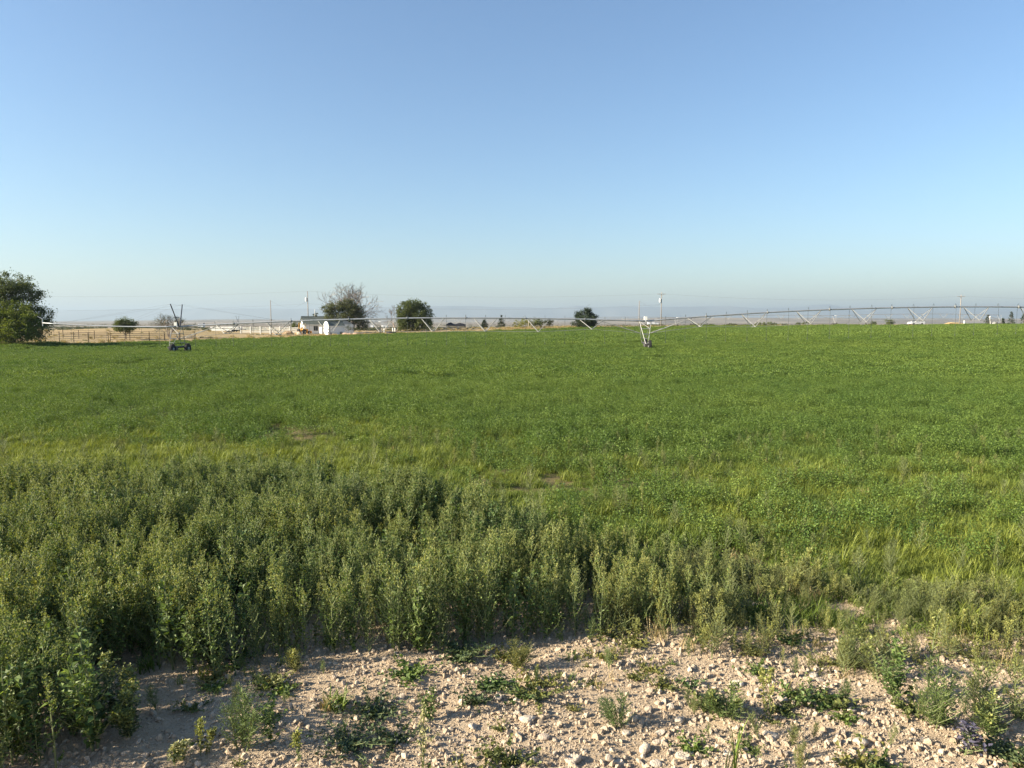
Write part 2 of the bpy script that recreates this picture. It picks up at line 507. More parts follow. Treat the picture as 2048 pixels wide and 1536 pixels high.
# ------------------------------------------------------------------ low mesas and far mountains
def ridge(name, dist, depth, x0, x1, nx_, prof, m, rough_, seed, ny_=14):
    """a strip of hilly ground: prof(u) gives the row of its skyline in the photograph"""
    X = np.linspace(x0, x1, nx_); T = np.linspace(0, 1, ny_)
    XX, TT = np.meshgrid(X, T)
    YY = dist + (TT - .35) * depth + (fbm(XX / depth * 2.1, TT * 2, seed) - .5) * depth * .35
    u = 1024 + XX / dist * FPX
    top = CAM_H + (HZ - prof(u)) / FPX * dist
    shape = np.where(TT < .5, smooth(0, .5, TT), 1 - smooth(.55, 1, TT))
    rg = (fbm(XX / depth * 7, TT * 5, seed + 3, 5) - .5)
    Z = -14 + (top + 14) * shape * (1 - rough_ * (.5 - rg) * np.where(np.abs(TT - .5) < .04, 0, 1) * (1 - .6 * shape))
    vs = np.stack([XX, YY, Z], -1).reshape(-1, 3)
    ix = np.arange(nx_ * ny_).reshape(ny_, nx_)
    fs = np.stack([ix[:-1, :-1], ix[:-1, 1:], ix[1:, 1:], ix[1:, :-1]], -1).reshape(-1, 4)
    me = bpy.data.meshes.new(name); me.from_pydata(vs.tolist(), [], fs.tolist()); me.materials.append(m)
    me.polygons.foreach_set('use_smooth', np.ones(len(fs), bool)); me.update()
    o = bpy.data.objects.new(name, me); C.objects.link(o)
    return tag(o, kind='structure')

def skyline(pts, amp, wl, seed):
    pu = np.array([p[0] for p in pts], float); pv = np.array([p[1] for p in pts], float)
    def f(u):
        return np.interp(u, pu, pv) - (fbm(u / wl, u * 0 + 3.3, seed, 5) - .5) * amp * 2
    return f
sage = mat('sage_slopes', (.19, .16, .12), .95, var=.45, scale=.004)
rock = mat('mountain_slopes', (.17, .18, .185), .95, var=.2, scale=.0008)
ridge('mesa_hills', 3800, 1500, -6500, 6500, 420, skyline([(-1500, 640), (0, 645), (90, 644.5), (200, 641.5), (330, 641), (480, 640.5), (640, 642.5), (760, 645), (1150, 643), (1260, 637.5), (1350, 635), (1480, 635), (1560, 636), (1650, 638), (1720, 637), (1800, 637.5), (1900, 639), (2048, 638), (3000, 638)], .8, 90, 5), sage, .5, 5)
ridge('plateau_hills', 7500, 2600, -11500, 11500, 420, skyline([(-1500, 641), (0, 643), (300, 640), (480, 637.8), (560, 640), (800, 637.5), (900, 635), (1100, 637), (1300, 636), (1700, 635), (2048, 637), (3500, 637)], 1.0, 120, 9), sage, .5, 9)
ridge('far_mountains', 18500, 4600, -31000, 31000, 620, skyline([(-1800, 624), (0, 624), (110, 620), (300, 617), (480, 616), (700, 618), (860, 612), (960, 611), (1000, 613), (1060, 613.5), (1110, 615), (1160, 610.5), (1200, 616), (1260, 613), (1360, 612), (1480, 611), (1530, 617), (1600, 620), (1640, 617), (1690, 619), (1760, 622), (1840, 619), (1900, 622), (2048, 622), (4000, 620)], 1.2, 60, 31), rock, .5, 31, 20)
ridge('farthest_mountains', 21800, 3000, -33000, 33000, 520, skyline([(-1800, 622), (0, 622), (500, 620), (900, 617), (1300, 615), (1500, 617), (1610, 614.5), (1630, 611), (1650, 608.5), (1665, 608), (1690, 613), (1760, 618), (1850, 615), (2048, 617), (4000, 618)], 1.0, 80, 41), rock, .4, 41)

# ------------------------------------------------------------------ haze over the whole valley
hm = bpy.data.materials.new('valley_haze'); hm.use_nodes = True
hm.node_tree.nodes.clear()
pv = hm.node_tree.nodes.new('ShaderNodeVolumePrincipled'); ho = hm.node_tree.nodes.new('ShaderNodeOutputMaterial')
pv.inputs['Color'].default_value = (.46, .575, .68, 1); pv.inputs['Density'].default_value = 8.5e-5; pv.inputs['Anisotropy'].default_value = .18
hm.node_tree.links.new(pv.outputs[0], ho.inputs['Volume'])
haze = MB().box(-50000, 50000, -3000, 49000, -15.5, 560).build('haze', hm)
tag(haze, 'pale blue summer haze over the valley', 'haze', kind='stuff')

# ================================================================== PLANTS OF THE FIELD
M_alf = leafmat('alfalfa_leaf', (.087, .152, .030), (.160, .222, .043), lo=.42, hi=1.62)
M_alf_stem = mat('alfalfa_stem', (.10, .15, .045), .7)
M_weed = leafmat('weed_leaf', (.080, .136, .042), (.158, .215, .055), .3, lo=.42, hi=1.6)
M_weed_seed = leafmat('weed_seed', (.18, .22, .075), (.32, .33, .10), .3)
M_weed_stem = mat('weed_stem', (.16, .19, .08), .7)
M_grass = leafmat('grass_blade', (.082, .145, .026), (.20, .24, .042), .3, lo=.5, hi=1.5)
M_straw = leafmat('straw_blade', (.30, .23, .10), (.42, .34, .17), .2)
M_olive = leafmat('olive_weed_leaf', (.105, .13, .038), (.21, .20, .055), .28)

def alfalfa(seed, rad, h, stems, per, ll, lw):
    random.seed(seed); mb = MB()
    for s in range(stems):
        r = rad * math.sqrt(random.random()); a = random.uniform(0, 6.283)
        b = Vector((r * math.cos(a), r * math.sin(a), 0)); lean = Vector((random.gauss(0, .22), random.gauss(0, .22), 1)).normalized()
        hh = h * random.uniform(.72, 1.12)
        for k in range(per):
            t = .3 + .7 * (k + random.random()) / per
            p = b + lean * hh * t + Vector((random.gauss(0, 1), random.gauss(0, 1), 0)) * ll * .6
            leaf(mb, p, rdir(-10, 60), ll * random.uniform(.7, 1.3), lw * random.uniform(.7, 1.3), 0, random.random())
    return mb.mesh('alfalfa_clump', [M_alf], fix=False)

def grass_tuft(seed, rad, h, blades, w, m, droop=.5):
    random.seed(seed); mb = MB()
    for s in range(blades):
        r = rad * math.sqrt(random.random()); a = random.uniform(0, 6.283)
        p = Vector((r * math.cos(a), r * math.sin(a), 0)); az_ = random.uniform(0, 6.283)
        out = Vector((math.cos(az_), math.sin(az_), 0)); side = Vector((-out.y, out.x, 0))
        H = h * random.uniform(.55, 1.15); dr = droop * random.uniform(.3, 1.2); lv = random.random()
        q = [p + out * H * dr * t * t * .9 + Vector((0, 0, H * (t - .28 * dr * t * t))) for t in (0, .4, .75, 1)]
        ws = [w, w * .9, w * .6, 0]
        n = len(mb.v)
        for i in range(3):
            mb.v += [tuple(q[i] - side * ws[i] / 2), tuple(q[i] + side * ws[i] / 2)]
        mb.v.append(tuple(q[3]))
        for f in ((n, n + 1, n + 3, n + 2), (n + 2, n + 3, n + 5, n + 4), (n + 4, n + 5, n + 6)):
            mb.f.append(f); mb.mi.append(0); mb.lv.append(lv)
    return mb.mesh('grass_tuft', [m], fix=False)

def weed_geo(seed, h, kind):
    """stem and leaves of one weed as two meshes"""
    random.seed(seed); st = MB(); lf = MB()
    lean = Vector((random.gauss(0, .06), random.gauss(0, .06), 1)).normalized()
    def along(t): return lean * h * t + Vector((math.sin(t * 3 + seed), math.cos(t * 2.3 + seed), 0)) * .02 * h
    P = dict(lamb=(20, 55, .36, .045, .032, 7), kochia=(34, 45, .42, .034, .010, 13), broad=(17, 50, .34, .066, .048, 6), low=(16, 14, .9, .045, .034, 10), stalk=(9, 60, .16, .05, .03, 5), flower=(16, 60, .2, .03, .014, 7), feather=(26, 55, .45, .05, .007, 16))[kind]
    nb, ang, bl, ll, lw, nl = P
    ls_ = 1.0 if kind == 'low' else min(1.0, max(.5, h / .6)); ll *= ls_; lw *= ls_
    if kind != 'low':
        st.tube([along(t) for t in (0, .3, .6, .85, 1)], [.008 * h + .002, .0065 * h + .0015, .005 * h + .001, .003 * h + .001, .0012], 5)
    for k in range(nb):
        t = .06 + .86 * (k + random.random() * .8) / nb
        if kind == 'low': t = random.uniform(0, .12)
        az_ = k * 2.4 + random.uniform(-.5, .5)
        e = R(random.uniform(ang - 14, ang + 14))
        d = Vector((math.cos(az_) * math.cos(e), math.sin(az_) * math.cos(e), math.sin(e)))
        L_ = h * bl * (1.15 - t) * random.uniform(.6, 1.25) + .03
        if kind == 'low': L_ = h * bl * random.uniform(.5, 1.3)
        p0 = along(t); pm = p0 + d * L_ * .5; p1 = pm + (d + Vector((0, 0, .35 if kind != 'low' else .1))).normalized() * L_ * .5
        st.tube([p0, pm, p1], [.0035 * h + .0012, .003 * h + .001, .001], 3, cap=False)
        seedy = kind in ('lamb', 'stalk') and t > .5
        n = max(3, int(nl * (.5 + L_ / (h * bl + 1e-6) * .7)))
        for j in range(n):
            s = (j + .4 + random.random() * .6) / n
            q = p0 + (pm - p0) * min(1, s * 2) + (p1 - pm) * max(0, s * 2 - 1)
            dd = (d * .3 + rdir(-35, 50)).normalized()
            sc = random.uniform(.55, 1.25) * (1.15 - .5 * s)
            lv_ = random.random()
            if seedy and s > .35:
                for z in range(5):
                    leaf(lf, q + Vector((random.gauss(0, .010), random.gauss(0, .010), random.gauss(0, .014))), rdir(0, 80), .021, .013, 1, random.random())
            leaf(lf, q, dd, ll * sc, lw * sc, 0, lv_)
    if kind in ('lamb', 'stalk', 'flower', 'kochia'):
        nt_ = 46 if kind != 'flower' else 120
        for z in range(nt_):
            t = random.uniform(.72 if kind != 'flower' else .35, 1.02)
            w = (1.05 - t) * .12 * h + .008
            leaf(lf, along(t) + Vector((random.gauss(0, w), random.gauss(0, w), 0)), rdir(10, 85), .024, .013, 1, random.random())
    if kind != 'low':
        for z in range(int(14 * h / .8)):
            t = random.uniform(.12, .75)
            leaf(lf, along(t), rdir(-25, 40), ll * random.uniform(.9, 1.5), lw * random.uniform(.9, 1.5), 0, random.random())
    return st, lf

def weed_mesh(seed, h, kind, mleaf=None, mseed=None):
    st, lf = weed_geo(seed, h, kind)
    lf.poly(st.v, st.f, 2, .5)
    n = len(lf.f)
    return lf.mesh('weed', [mleaf or M_weed, mseed or M_weed_seed, M_weed_stem], fix=False)

# ---- alfalfa crop
PR_A = [alfalfa(100 + i, .34, .46, 34, 15, .036, .021) for i in range(4)] + \
       [alfalfa(200 + i, .62, .46, 58, 9, .066, .039) for i in range(4)] + \
       [alfalfa(300 + i, 1.25, .46, 120, 6, .115, .068) for i in range(4)]
RUTS = [ground_at(258, 730, .0), ground_at(1272, 691, .1), ground_at(2033, 667, 1.3)]

def in_view(X, Y, m=5):
    return np.abs(X) < Y * .745 + m

def sample(y0, y1, dens, m=6):
    w0, w1 = y0 * .745 + m, y1 * .745 + m
    n = int((w0 + w1) * (y1 - y0) * dens)
    Y = y0 + (y1 - y0) * rng.random(n * 2); X = (rng.random(n * 2) * 2 - 1) * w1
    k = in_view(X, Y, m)
    return X[k][:n], Y[k][:n]

Ps, Sc, Ix, Ti = [], [], [], []
for y0, y1, dens, base_i in ((9, 36, 9, 0), (36, 90, 2.8, 4), (90, 229, .62, 8)):
    for a0, a1 in zip(np.linspace(y0, y1, 7)[:-1], np.linspace(y0, y1, 7)[1:]):
        X, Y = sample(a0, a1, dens)
        lim = field_edge(X) - .6
        keep = Y < lim
        u, v = project(X, Y, zg(X, Y))
        # the crop thins out toward the weedy headland
        front = 842 + 42 * (fbm(X * .25, Y * .25, 55) - .5) * 2 + 40 * smooth(500, 1100, u)
        keep &= rng.random(len(X)) > smooth(-25, 60, v - front) * (.72 + .22 * (1 - smooth(800, 1200, u)) + .06 + .0 * v)
        keep &= ~poly_mask(u, v, TALL)
        keep &= rng.random(len(X)) > bare_amt(u, v) * .75
        for rx, ry in RUTS:
            keep &= (np.abs(X - rx) > .75 + base_i * .06) | (np.abs(Y - ry) > 2.2)
        X, Y = X[keep], Y[keep]
        n = len(X)
        t = .38 + (fbm(X * .12, Y * .06, 61) - .5) * .7 + (fbm(X * .9, Y * .9, 66) - .5) * .8 + rng.normal(0, .13, n) + .16 * smooth(-20, 60, X)
        s = rng.uniform(.78, 1.2, n) * (.93 + .25 * (fbm(X * .3, Y * .3, 71) - .5))
        Ps.append(np.stack([X, Y, zg(X, Y) - .03], 1)); Sc.append(np.stack([s, s, s * rng.uniform(.62, 1.22, n)], 1))
        Ix.append(base_i + rng.integers(0, 4, n)); Ti.append(np.clip(t, 0, 1))
P_ = np.concatenate(Ps)
scatter('alfalfa_crop', P_, rz3(len(P_), .05), np.concatenate(Sc), np.concatenate(Ix), np.concatenate(Ti), PR_A, 'low green alfalfa crop covering the field', 'crop')

# ---- grass and low weeds of the headland
PR_G = [grass_tuft(400 + i, .17, .19, 90, .0075, M_grass, 1.0) for i in range(4)] + [grass_tuft(420 + i, .14, .32, 40, .008, M_grass, .7) for i in range(2)]
Xs, Ys = sample(7.0, 23, 44, 4)
u, v = project(Xs, Ys, zg(Xs, Ys))
nz1 = fbm(Xs * .35, Ys * .35, 81); nz2 = fbm(Xs * 1.3, Ys * 1.3, 83)
gz = poly_mask(u, v, [(-600, 835), (3000, 850), (3000, 1350), (1900, 1325), (1500, 1262), (1250, 1170), (1000, 1100), (820, 1040), (700, 1015), (-600, 1020)])
dn = np.clip(.55 + 1.5 * (nz1 - .3), .5, 1) * np.where(v > 1220, 1 - smooth(1220, 1330, v) * .7, 1) * (.55 + .45 * smooth(840, 900, v))
keep = gz & (rng.random(len(Xs)) < dn) & (rng.random(len(Xs)) > bare_amt(u, v) * .75)
X, Y, uu, vv = Xs[keep], Ys[keep], u[keep], v[keep]
n = len(X); s = rng.uniform(.6, 1.25, n) * (.8 + .7 * (nz2[keep] - .3))
s *= np.where(bare_amt(uu, vv) > .1, .5, 1)
t = .48 + (nz1[keep] - .5) * 1.5 + (nz2[keep] - .5) * .7 + .45 * (1 - smooth(920, 980, vv)) * (1 - smooth(900, 1300, uu)) + .22 * smooth(1250, 1500, uu) * smooth(960, 1060, vv) - .3 * np.exp(-((vv - 1040) / 28) ** 2) * smooth(1500, 1650, uu)
scatter('headland_grass', np.stack([X, Y, zg(X, Y) - .01], 1), rz3(n, .1), np.stack([s, s, s], 1), np.where(rng.random(n) < .9, rng.integers(0, 4, n), rng.integers(4, 6, n)), np.clip(t, 0, 1), PR_G, 'bright green grass growing between the weeds and the crop', 'grass')

# ---- the tall weed stand
PR_W = [weed_mesh(500 + i, .95, 'lamb') for i in range(6)] + [weed_mesh(520 + i, .8, 'broad') for i in range(3)] + [weed_mesh(540 + i, .85, 'kochia') for i in range(3)] + [weed_mesh(560 + i, .8, 'stalk', M_olive) for i in range(2)]
Xs, Ys = sample(4.4, 13.2, 92, 3)
u, v = project(Xs, Ys, zg(Xs, Ys))
u2 = u + (fbm(Xs * 1.1, Ys * 1.1, 91) - .5) * 90; v2 = v + (fbm(Xs * 1.4, Ys * 1.4, 93) - .5) * 38
inz = poly_mask(u2, v2, TALL) | (poly_mask(u2, v2, [(-500, 1700), (40, 1700), (70, 1560), (110, 1480), (190, 1400), (130, 1340), (-500, 1350)]) & (rng.random(len(Xs)) < .5))
gap = fbm(Xs * .8, Ys * .8, 97)
keep = inz & (rng.random(len(Xs)) < np.clip(2.2 * (gap - .17), .45, 1) * (1 - .45 * smooth(1000, 1400, u)))
X, Y, uu, vv = Xs[keep], Ys[keep], u[keep], v[keep]
n = len(X)
hs = rng.uniform(.66, 1.22, n) * (.86 + .45 * (fbm(X * .7, Y * .7, 99) - .5)) * (1 - .30 * smooth(800, 1450, uu))
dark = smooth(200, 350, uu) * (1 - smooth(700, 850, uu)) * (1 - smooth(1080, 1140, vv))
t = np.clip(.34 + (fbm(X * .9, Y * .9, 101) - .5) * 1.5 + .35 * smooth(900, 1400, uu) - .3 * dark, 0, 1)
r = rng.random(n)
ix = np.where(r < .55, rng.integers(0, 6, n), np.where(r < .72, rng.integers(6, 9, n), np.where(r < .9, rng.integers(9, 12, n), rng.integers(12, 14, n))))
ix = np.where((uu > 1150) & (r > .5), rng.integers(12, 14, n), ix)
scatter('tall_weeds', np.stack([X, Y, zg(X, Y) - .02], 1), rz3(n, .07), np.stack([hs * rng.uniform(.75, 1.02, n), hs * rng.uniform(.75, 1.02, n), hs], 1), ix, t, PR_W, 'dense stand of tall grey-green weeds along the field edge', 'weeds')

# ---- thin olive weeds on the right, scattered weeds in the grass
PR_O = [weed_mesh(600 + i, .5, k, M_olive) for i, k in enumerate(('kochia', 'kochia', 'feather', 'lamb', 'stalk', 'low'))] + [grass_tuft(620 + i, .12, .26, 26, .007, M_straw, .5) for i in range(2)]
for m_ in (M_weed_seed, M_weed_stem): pass
Xs, Ys = sample(5.4, 9.6, 190, 3); Xb, Yb = sample(9.6, 19, 22, 3)
Xs = np.concatenate([Xs, Xb]); Ys = np.concatenate([Ys, Yb])
u, v = project(Xs, Ys, zg(Xs, Ys))
zn = poly_mask(u + (fbm(Xs * 1.2, Ys * 1.2, 111) - .5) * 60, v + (fbm(Xs * 1.5, Ys * 1.5, 113) - .5) * 50,
               [(1180, 1280), (1300, 1285), (1500, 1330), (1640, 1345), (1720, 1375), (1760, 1330), (1900, 1330), (2048, 1370), (2600, 1400), (2600, 1150), (2048, 1215), (1700, 1195), (1480, 1160), (1330, 1120), (1200, 1180)])
thin = poly_mask(u, v, [(-600, 850), (3000, 870), (3000, 1200), (1500, 1190), (1000, 1110), (700, 1015), (-600, 1020)])
keep = (zn & (rng.random(len(Xs)) < np.clip(1.7 * (fbm(Xs * 1.1, Ys * 1.1, 117) - .2), .1, 1))) | (thin & (rng.random(len(Xs)) < (.03 + .03 * (Ys > 9.6)) + .10 * (Ys > 9.6) * (fbm(Xs * .5, Ys * .5, 119) > .55)))
X, Y, uu = Xs[keep], Ys[keep], u[keep]; th = thin[keep]
n = len(X); s = np.where(th, rng.uniform(.5, 1.0, n), rng.uniform(.45, 1.15, n) * (.85 + .6 * (fbm(X, Y, 121) - .4)))
s = s * np.where(th, 1, 1 - .30 * smooth(1350, 1650, uu))
t = np.clip(.5 + (fbm(X * 1.2, Y * 1.2, 123) - .5) * 1.8 - .25 * th, 0, 1)
ix = np.where(rng.random(n) < .12, rng.integers(6, 8, n), rng.integers(0, 6, n))
scatter('olive_weeds', np.stack([X, Y, zg(X, Y) - .01], 1), rz3(n, .12), np.stack([s, s, s * rng.uniform(.8, 1.2, n)], 1), ix, t, PR_O, 'thin olive and yellow weeds growing out of the stony soil', 'weeds')

# ---- seedlings and sprigs on the stony strip
PR_S = [weed_mesh(650 + i, .22, k, (M_olive, M_weed)[i % 2]) for i, k in enumerate(('low', 'low', 'feather', 'feather', 'low'))] + [grass_tuft(670 + i, .05, .14, 16, .006, M_grass, .8) for i in range(2)] + [grass_tuft(675, .05, .12, 14, .004, M_straw, .8)]
Xs, Ys = sample(3.8, 7.6, 26, 4)
cl = fbm(Xs * .9 + 7, Ys * 1.3, 131)
keep = rng.random(len(Xs)) < np.clip(2.6 * (cl - .45), .05, .9)
X, Y = Xs[keep], Ys[keep]; n = len(X); s = rng.uniform(.35, 1.15, n)
scatter('ground_sprigs', np.stack([X, Y, zg(X, Y) - .004], 1), rz3(n, .1), np.stack([s, s, s], 1), rng.integers(0, 8, n), rng.random(n), PR_S, 'small sprigs and seedlings scattered over the stony soil', 'weeds')

# ------------------------------------------------------------------ stones
def stone_mesh(seed, sub=1, flat=.6, jag=.22):
    random.seed(seed); bm = bmesh.new(); bmesh.ops.create_icosphere(bm, subdivisions=sub, radius=.5)
    ax = Vector((random.uniform(.75, 1.2), random.uniform(.65, 1.0), random.uniform(flat * .8, flat * 1.15)))
    ks = [(rdir(-90, 90), random.uniform(.2, .45)) for _ in range(7)]
    for v_ in bm.verts:
        p = v_.co.copy(); d = p.normalized()
        for kd, kl in ks:                                   # broken faces
            o_ = d.dot(kd) * .5
            if o_ > kl * 1.0: p -= kd * (o_ - kl) * .8
        p *= 1 + random.uniform(-jag, jag) * .35
        v_.co = Vector((p.x * ax.x, p.y * ax.y, p.z * ax.z))
    me = bpy.data.meshes.new('stone'); bm.to_mesh(me); bm.free()
    return me
def stonemat(name, c0, c1):
    m = bpy.data.materials.new(name); m.use_nodes = True; nt = m.node_tree; N = nt.nodes; L = nt.links; b = N['Principled BSDF']
    b.inputs['Roughness'].default_value = .9; b.inputs['Specular IOR Level'].default_value = .2
    oi = N.new('ShaderNodeObjectInfo'); a = N.new('ShaderNodeAttribute'); a.attribute_type = 'INSTANCER'; a.attribute_name = 'tint'
    mx = N.new('ShaderNodeMix'); mx.data_type = 'RGBA'; mx.inputs['A'].default_value = c0 + (1,); mx.inputs['B'].default_value = c1 + (1,)
    L.new(a.outputs['Fac'], mx.inputs['Factor'])
    tc_ = N.new('ShaderNodeTexCoord'); nz_ = N.new('ShaderNodeTexNoise'); nz_.inputs['Scale'].default_value = 3; nz_.inputs['Detail'].default_value = 8
    L.new(tc_.outputs['Object'], nz_.inputs['Vector'])
    hv = N.new('ShaderNodeHueSaturation'); mr = N.new('ShaderNodeMapRange'); mr.inputs['To Min'].default_value = .6; mr.inputs['To Max'].default_value = 1.4
    L.new(nz_.outputs['Fac'], mr.inputs['Value']); L.new(mr.outputs['Result'], hv.inputs['Value']); L.new(mx.outputs['Result'], hv.inputs['Color']); L.new(hv.outputs['Color'], b.inputs['Base Color'])
    bp_ = N.new('ShaderNodeBump'); bp_.inputs['Strength'].default_value = .5; bp_.inputs['Distance'].default_value = .05
    n2 = N.new('ShaderNodeTexNoise'); n2.inputs['Scale'].default_value = 9; n2.inputs['Detail'].default_value = 6; L.new(tc_.outputs['Object'], n2.inputs['Vector'])
    L.new(n2.outputs['Fac'], bp_.inputs['Height']); L.new(bp_.outputs['Normal'], b.inputs['Normal'])
    return m
M_stone = stonemat('pale_stone', (.38, .31, .245), (.57, .49, .39))
M_grav = stonemat('gravel_stone', (.36, .275, .19), (.60, .50, .38))
GRAV = [stone_mesh(700 + i, 1, .7) for i in range(6)]
for me in GRAV: me.materials.append(M_grav)
Xs, Ys = sample(3.6, 8.6, 6500, 4)
u, v = project(Xs, Ys, 0 * Xs)
cl = fbm(Xs * .8, Ys * 1.1, 141)
rocky = .35 + .65 * smooth(600, 1100, u) * smooth(1330, 1480, v) + .3 * (cl - .5)
keep = rng.random(len(Xs)) < np.clip(.5 + .9 * (cl - .4) + .25 * rocky, .15, 1) * (1 - .7 * smooth(7.2, 8.6, Ys))
X, Y, rk = Xs[keep], Ys[keep], rocky[keep]; n = len(X)
s = .0074 * np.exp(rng.exponential(.48, n)) * (.9 + .35 * np.clip(rk, 0, 1.2) * rng.random(n))
s = np.clip(s, .005, .08)
scatter('gravel', np.stack([X, Y, zg(X, Y) + s * .08], 1), rng.uniform(0, 6.28, (n, 3)), np.stack([s, s, s], 1), rng.integers(0, 6, n), np.clip(rng.normal(.45, .28, n), 0, 1), GRAV, 'pinkish beige gravel and clods on the bare soil', 'gravel')

# ================================================================== IRRIGATION MACHINES
M_galv = mat('galvanised_steel', (.27, .27, .26), .55, .25, .12, 3.0)
M_pipe = mat('galvanised_pipe', (.33, .345, .36), .45, .5, .12, 2.0)
M_rust = mat('weathered_steel', (.085, .08, .078), .6, .3, .25, 5)
M_tyre = mat('tyre_rubber', (.022, .022, .022), .85, 0, .2, 8)
M_white = mat('white_paint', (.78, .77, .72), .5, 0, .05, 4)
M_hose = mat('hose_plastic', (.05, .06, .06), .6, 0, .1, 4)
M_darkm = mat('dark_painted_steel', (.04, .045, .06), .5, .2, .15, 4)

def wheel(parent, at, r, w, name='wheel'):
    wv = empty(name, at); wv.parent = parent
    mb = MB().lathe([(r * .62, -w * .45), (r * .9, -w * .5), (r * .985, -w * .36), (r, -w * .12), (r, w * .12), (r * .985, w * .36), (r * .9, w * .5), (r * .62, w * .45)], (0, 0, 0), 'x', 20)
    for k in range(20):                                     # tread lugs
        a = 2 * math.pi * k / 20; c, s = math.cos(a), math.sin(a)
        mb.bar((-w * .42, c * r, s * r), (w * .42, math.cos(a + .12) * r, math.sin(a + .12) * r), .05)
    mb.build('tyre', M_tyre, wv)
    MB().lathe([(r * .2, -w * .52), (r * .6, -w * .3), (r * .6, w * .3), (r * .2, w * .52)], (0, 0, 0), 'x', 14).build('rim', M_galv, wv)
    return wv

def pivot(name, label, group, towers, pipe_h, overhang, mast, bays, bow, hose_step, full=True):
    """towers: (x, y) from the outer end inward. One machine: spans with pipe, braces, rods and hoses; towers with legs and wheels"""
    zt = [zgs(x, y) for x, y in towers]
    T = [Vector((x, y, z)) for (x, y), z in zip(towers, zt)]
    root = thing(name, T[0], label, 'irrigation machine', group)
    O = T[0]
    ax = (T[-1] - T[0]); ax.z = 0; ax.normalize(); pr = Vector((-ax.y, ax.x, 0))
    if pr.y > 0: pr = -pr                                     # towards the camera
    tops = [t + Vector((0, 0, pipe_h[i])) for i, t in enumerate(T)]
    pr_r = .075
    for i in range(len(T) - 1):
        a, b = tops[i] - O, tops[i + 1] - O
        sp = empty('span', a); sp.parent = root
        L_ = (b - a).length; n = 36
        def pp(t):
            return (b - a) * t + Vector((0, 0, bow[i] * 4 * t * (1 - t)))
        MB().tube([pp(k / n) for k in range(n + 1)], pr_r, 8).build('pipe', M_pipe, sp, True)
        # flanges
        for k in range(1, 8) if full else ():
            q = pp(k / 8); MB().tube([q - ax * .05, q + ax * .05], .15, 8).build('flange', M_galv, sp)
        dep, wid, hw = 1.42, .75, (L_ / (bays + 1)) * .22
        nodes = {}
        for k in range(1, bays + 1):
            t = k / (bays + 1); q = pp(t)
            d2 = dep * (1 if 1 < k < bays else .72)
            for sgn in (1, -1):
                bot = q + pr * wid * sgn - Vector((0, 0, d2)); nodes[(k, sgn)] = bot
                for e in (-1, 1):
                    up_ = pp(t + e * hw / L_)
                    MB().bar(up_ - Vector((0, 0, .06)), bot, .05).build('truss_brace', M_galv, sp)
            if full: MB().bar(nodes[(k, 1)], nodes[(k, -1)], .045).build('cross_brace', M_galv, sp)
        for sgn in (1, -1):
            leg0 = pp(0) + pr * .45 * sgn - Vector((0, 0, 1.25)) + ax * .55; leg1 = pp(1) + pr * .45 * sgn - Vector((0, 0, 1.25)) - ax * .55
            ch = [leg0] + [nodes[(k, sgn)] for k in range(1, bays + 1)] + [leg1]
            rod = MB(); rod.tube(ch, .010, 5)
            rod.build('truss_rod', M_galv, sp)
            for end, k, e in ((leg0, 1, -1), (leg1, bays, 1)):
                tq = pp(k / (bays + 1) + e * hw / L_ * .6)
                MB().bar(end, tq - Vector((0, 0, .07)), .045).build('end_brace', M_galv, sp)
        if hose_step:
            m_ = int(L_ / hose_step)
            for k in range(1, m_):
                t = k / m_; q = pp(t)
                gz_ = zgs((O + a + q).x, (O + a + q).y) - (O + a).z
                lo = max(gz_ + .95, q.z - 2.9); s_ = 1 if k % 2 else -1
                mb = MB()
                mb.tube([q + Vector((0, 0, .08)), q + Vector((0, 0, .28)), q + pr * .10 * s_ + Vector((0, 0, .34)), q + pr * .2 * s_ + Vector((0, 0, .2)), Vector((q.x, q.y, 0)) + pr * .21 * s_ + Vector((0, 0, lo))], .013, 5)
                mb.tube([Vector((q.x, q.y, lo - .16)) + pr * .21 * s_, Vector((q.x, q.y, lo)) + pr * .21 * s_], .03, 6)
                mb.build('drop_hose', M_hose, sp)
    for i, t in enumerate(T):
        tw = empty('tower', t - O); tw.parent = root
        H = pipe_h[i]; bl = 1.62
        feet = {}
        for sgn in (1, -1):
            yb = pr * bl * sgn
            gz_ = zgs((t + yb).x, (t + yb).y) - t.z
            feet[sgn] = yb + Vector((0, 0, gz_ + .78))
        MB().bar(feet[1] + pr * .35, feet[-1] - pr * .35, .15).build('base_beam', M_rust, tw)
        for sgn in (1, -1):
            for e in (-1, 1):
                MB().bar(Vector((0, 0, H)) + ax * .62 * e, feet[sgn] - pr * .12 * sgn + ax * .12 * e, .045).build('leg', M_galv, tw)
        if full:
            for sgn in (1, -1):
                for f_ in (.22, .42, .66):
                    l_ = feet[sgn].lerp(Vector((0, 0, H)), f_)
                    wd = .12 + .5 * f_
                    MB().bar(l_ - ax * wd, l_ + ax * wd, .045).build('rung', M_galv, tw)
            MB().bar(feet[1].lerp(Vector((0, 0, H)), .66) + ax * .45, Vector((0, 0, H - .05)) - ax * .55, .05).build('diagonal_brace', M_galv, tw)
        for sgn in (1, -1):
            o_ = wheel(tw, feet[sgn] + ax * .28 - Vector((0, 0, .20)), .56, .30)
            o_.rotation_euler = (0, 0, math.atan2(ax.y, ax.x))
        if full:
            MB().box(-.16, .16, -.12, .12, 0, .38).build('control_box', M_white, tw).location = Vector((0, 0, H + .12)) + pr * .2
            MB().box(-.16, .16, -.5, .5, -.14, .14).build('gearbox', M_rust, tw).location = feet[1] * .4 + Vector((0, 0, .3))
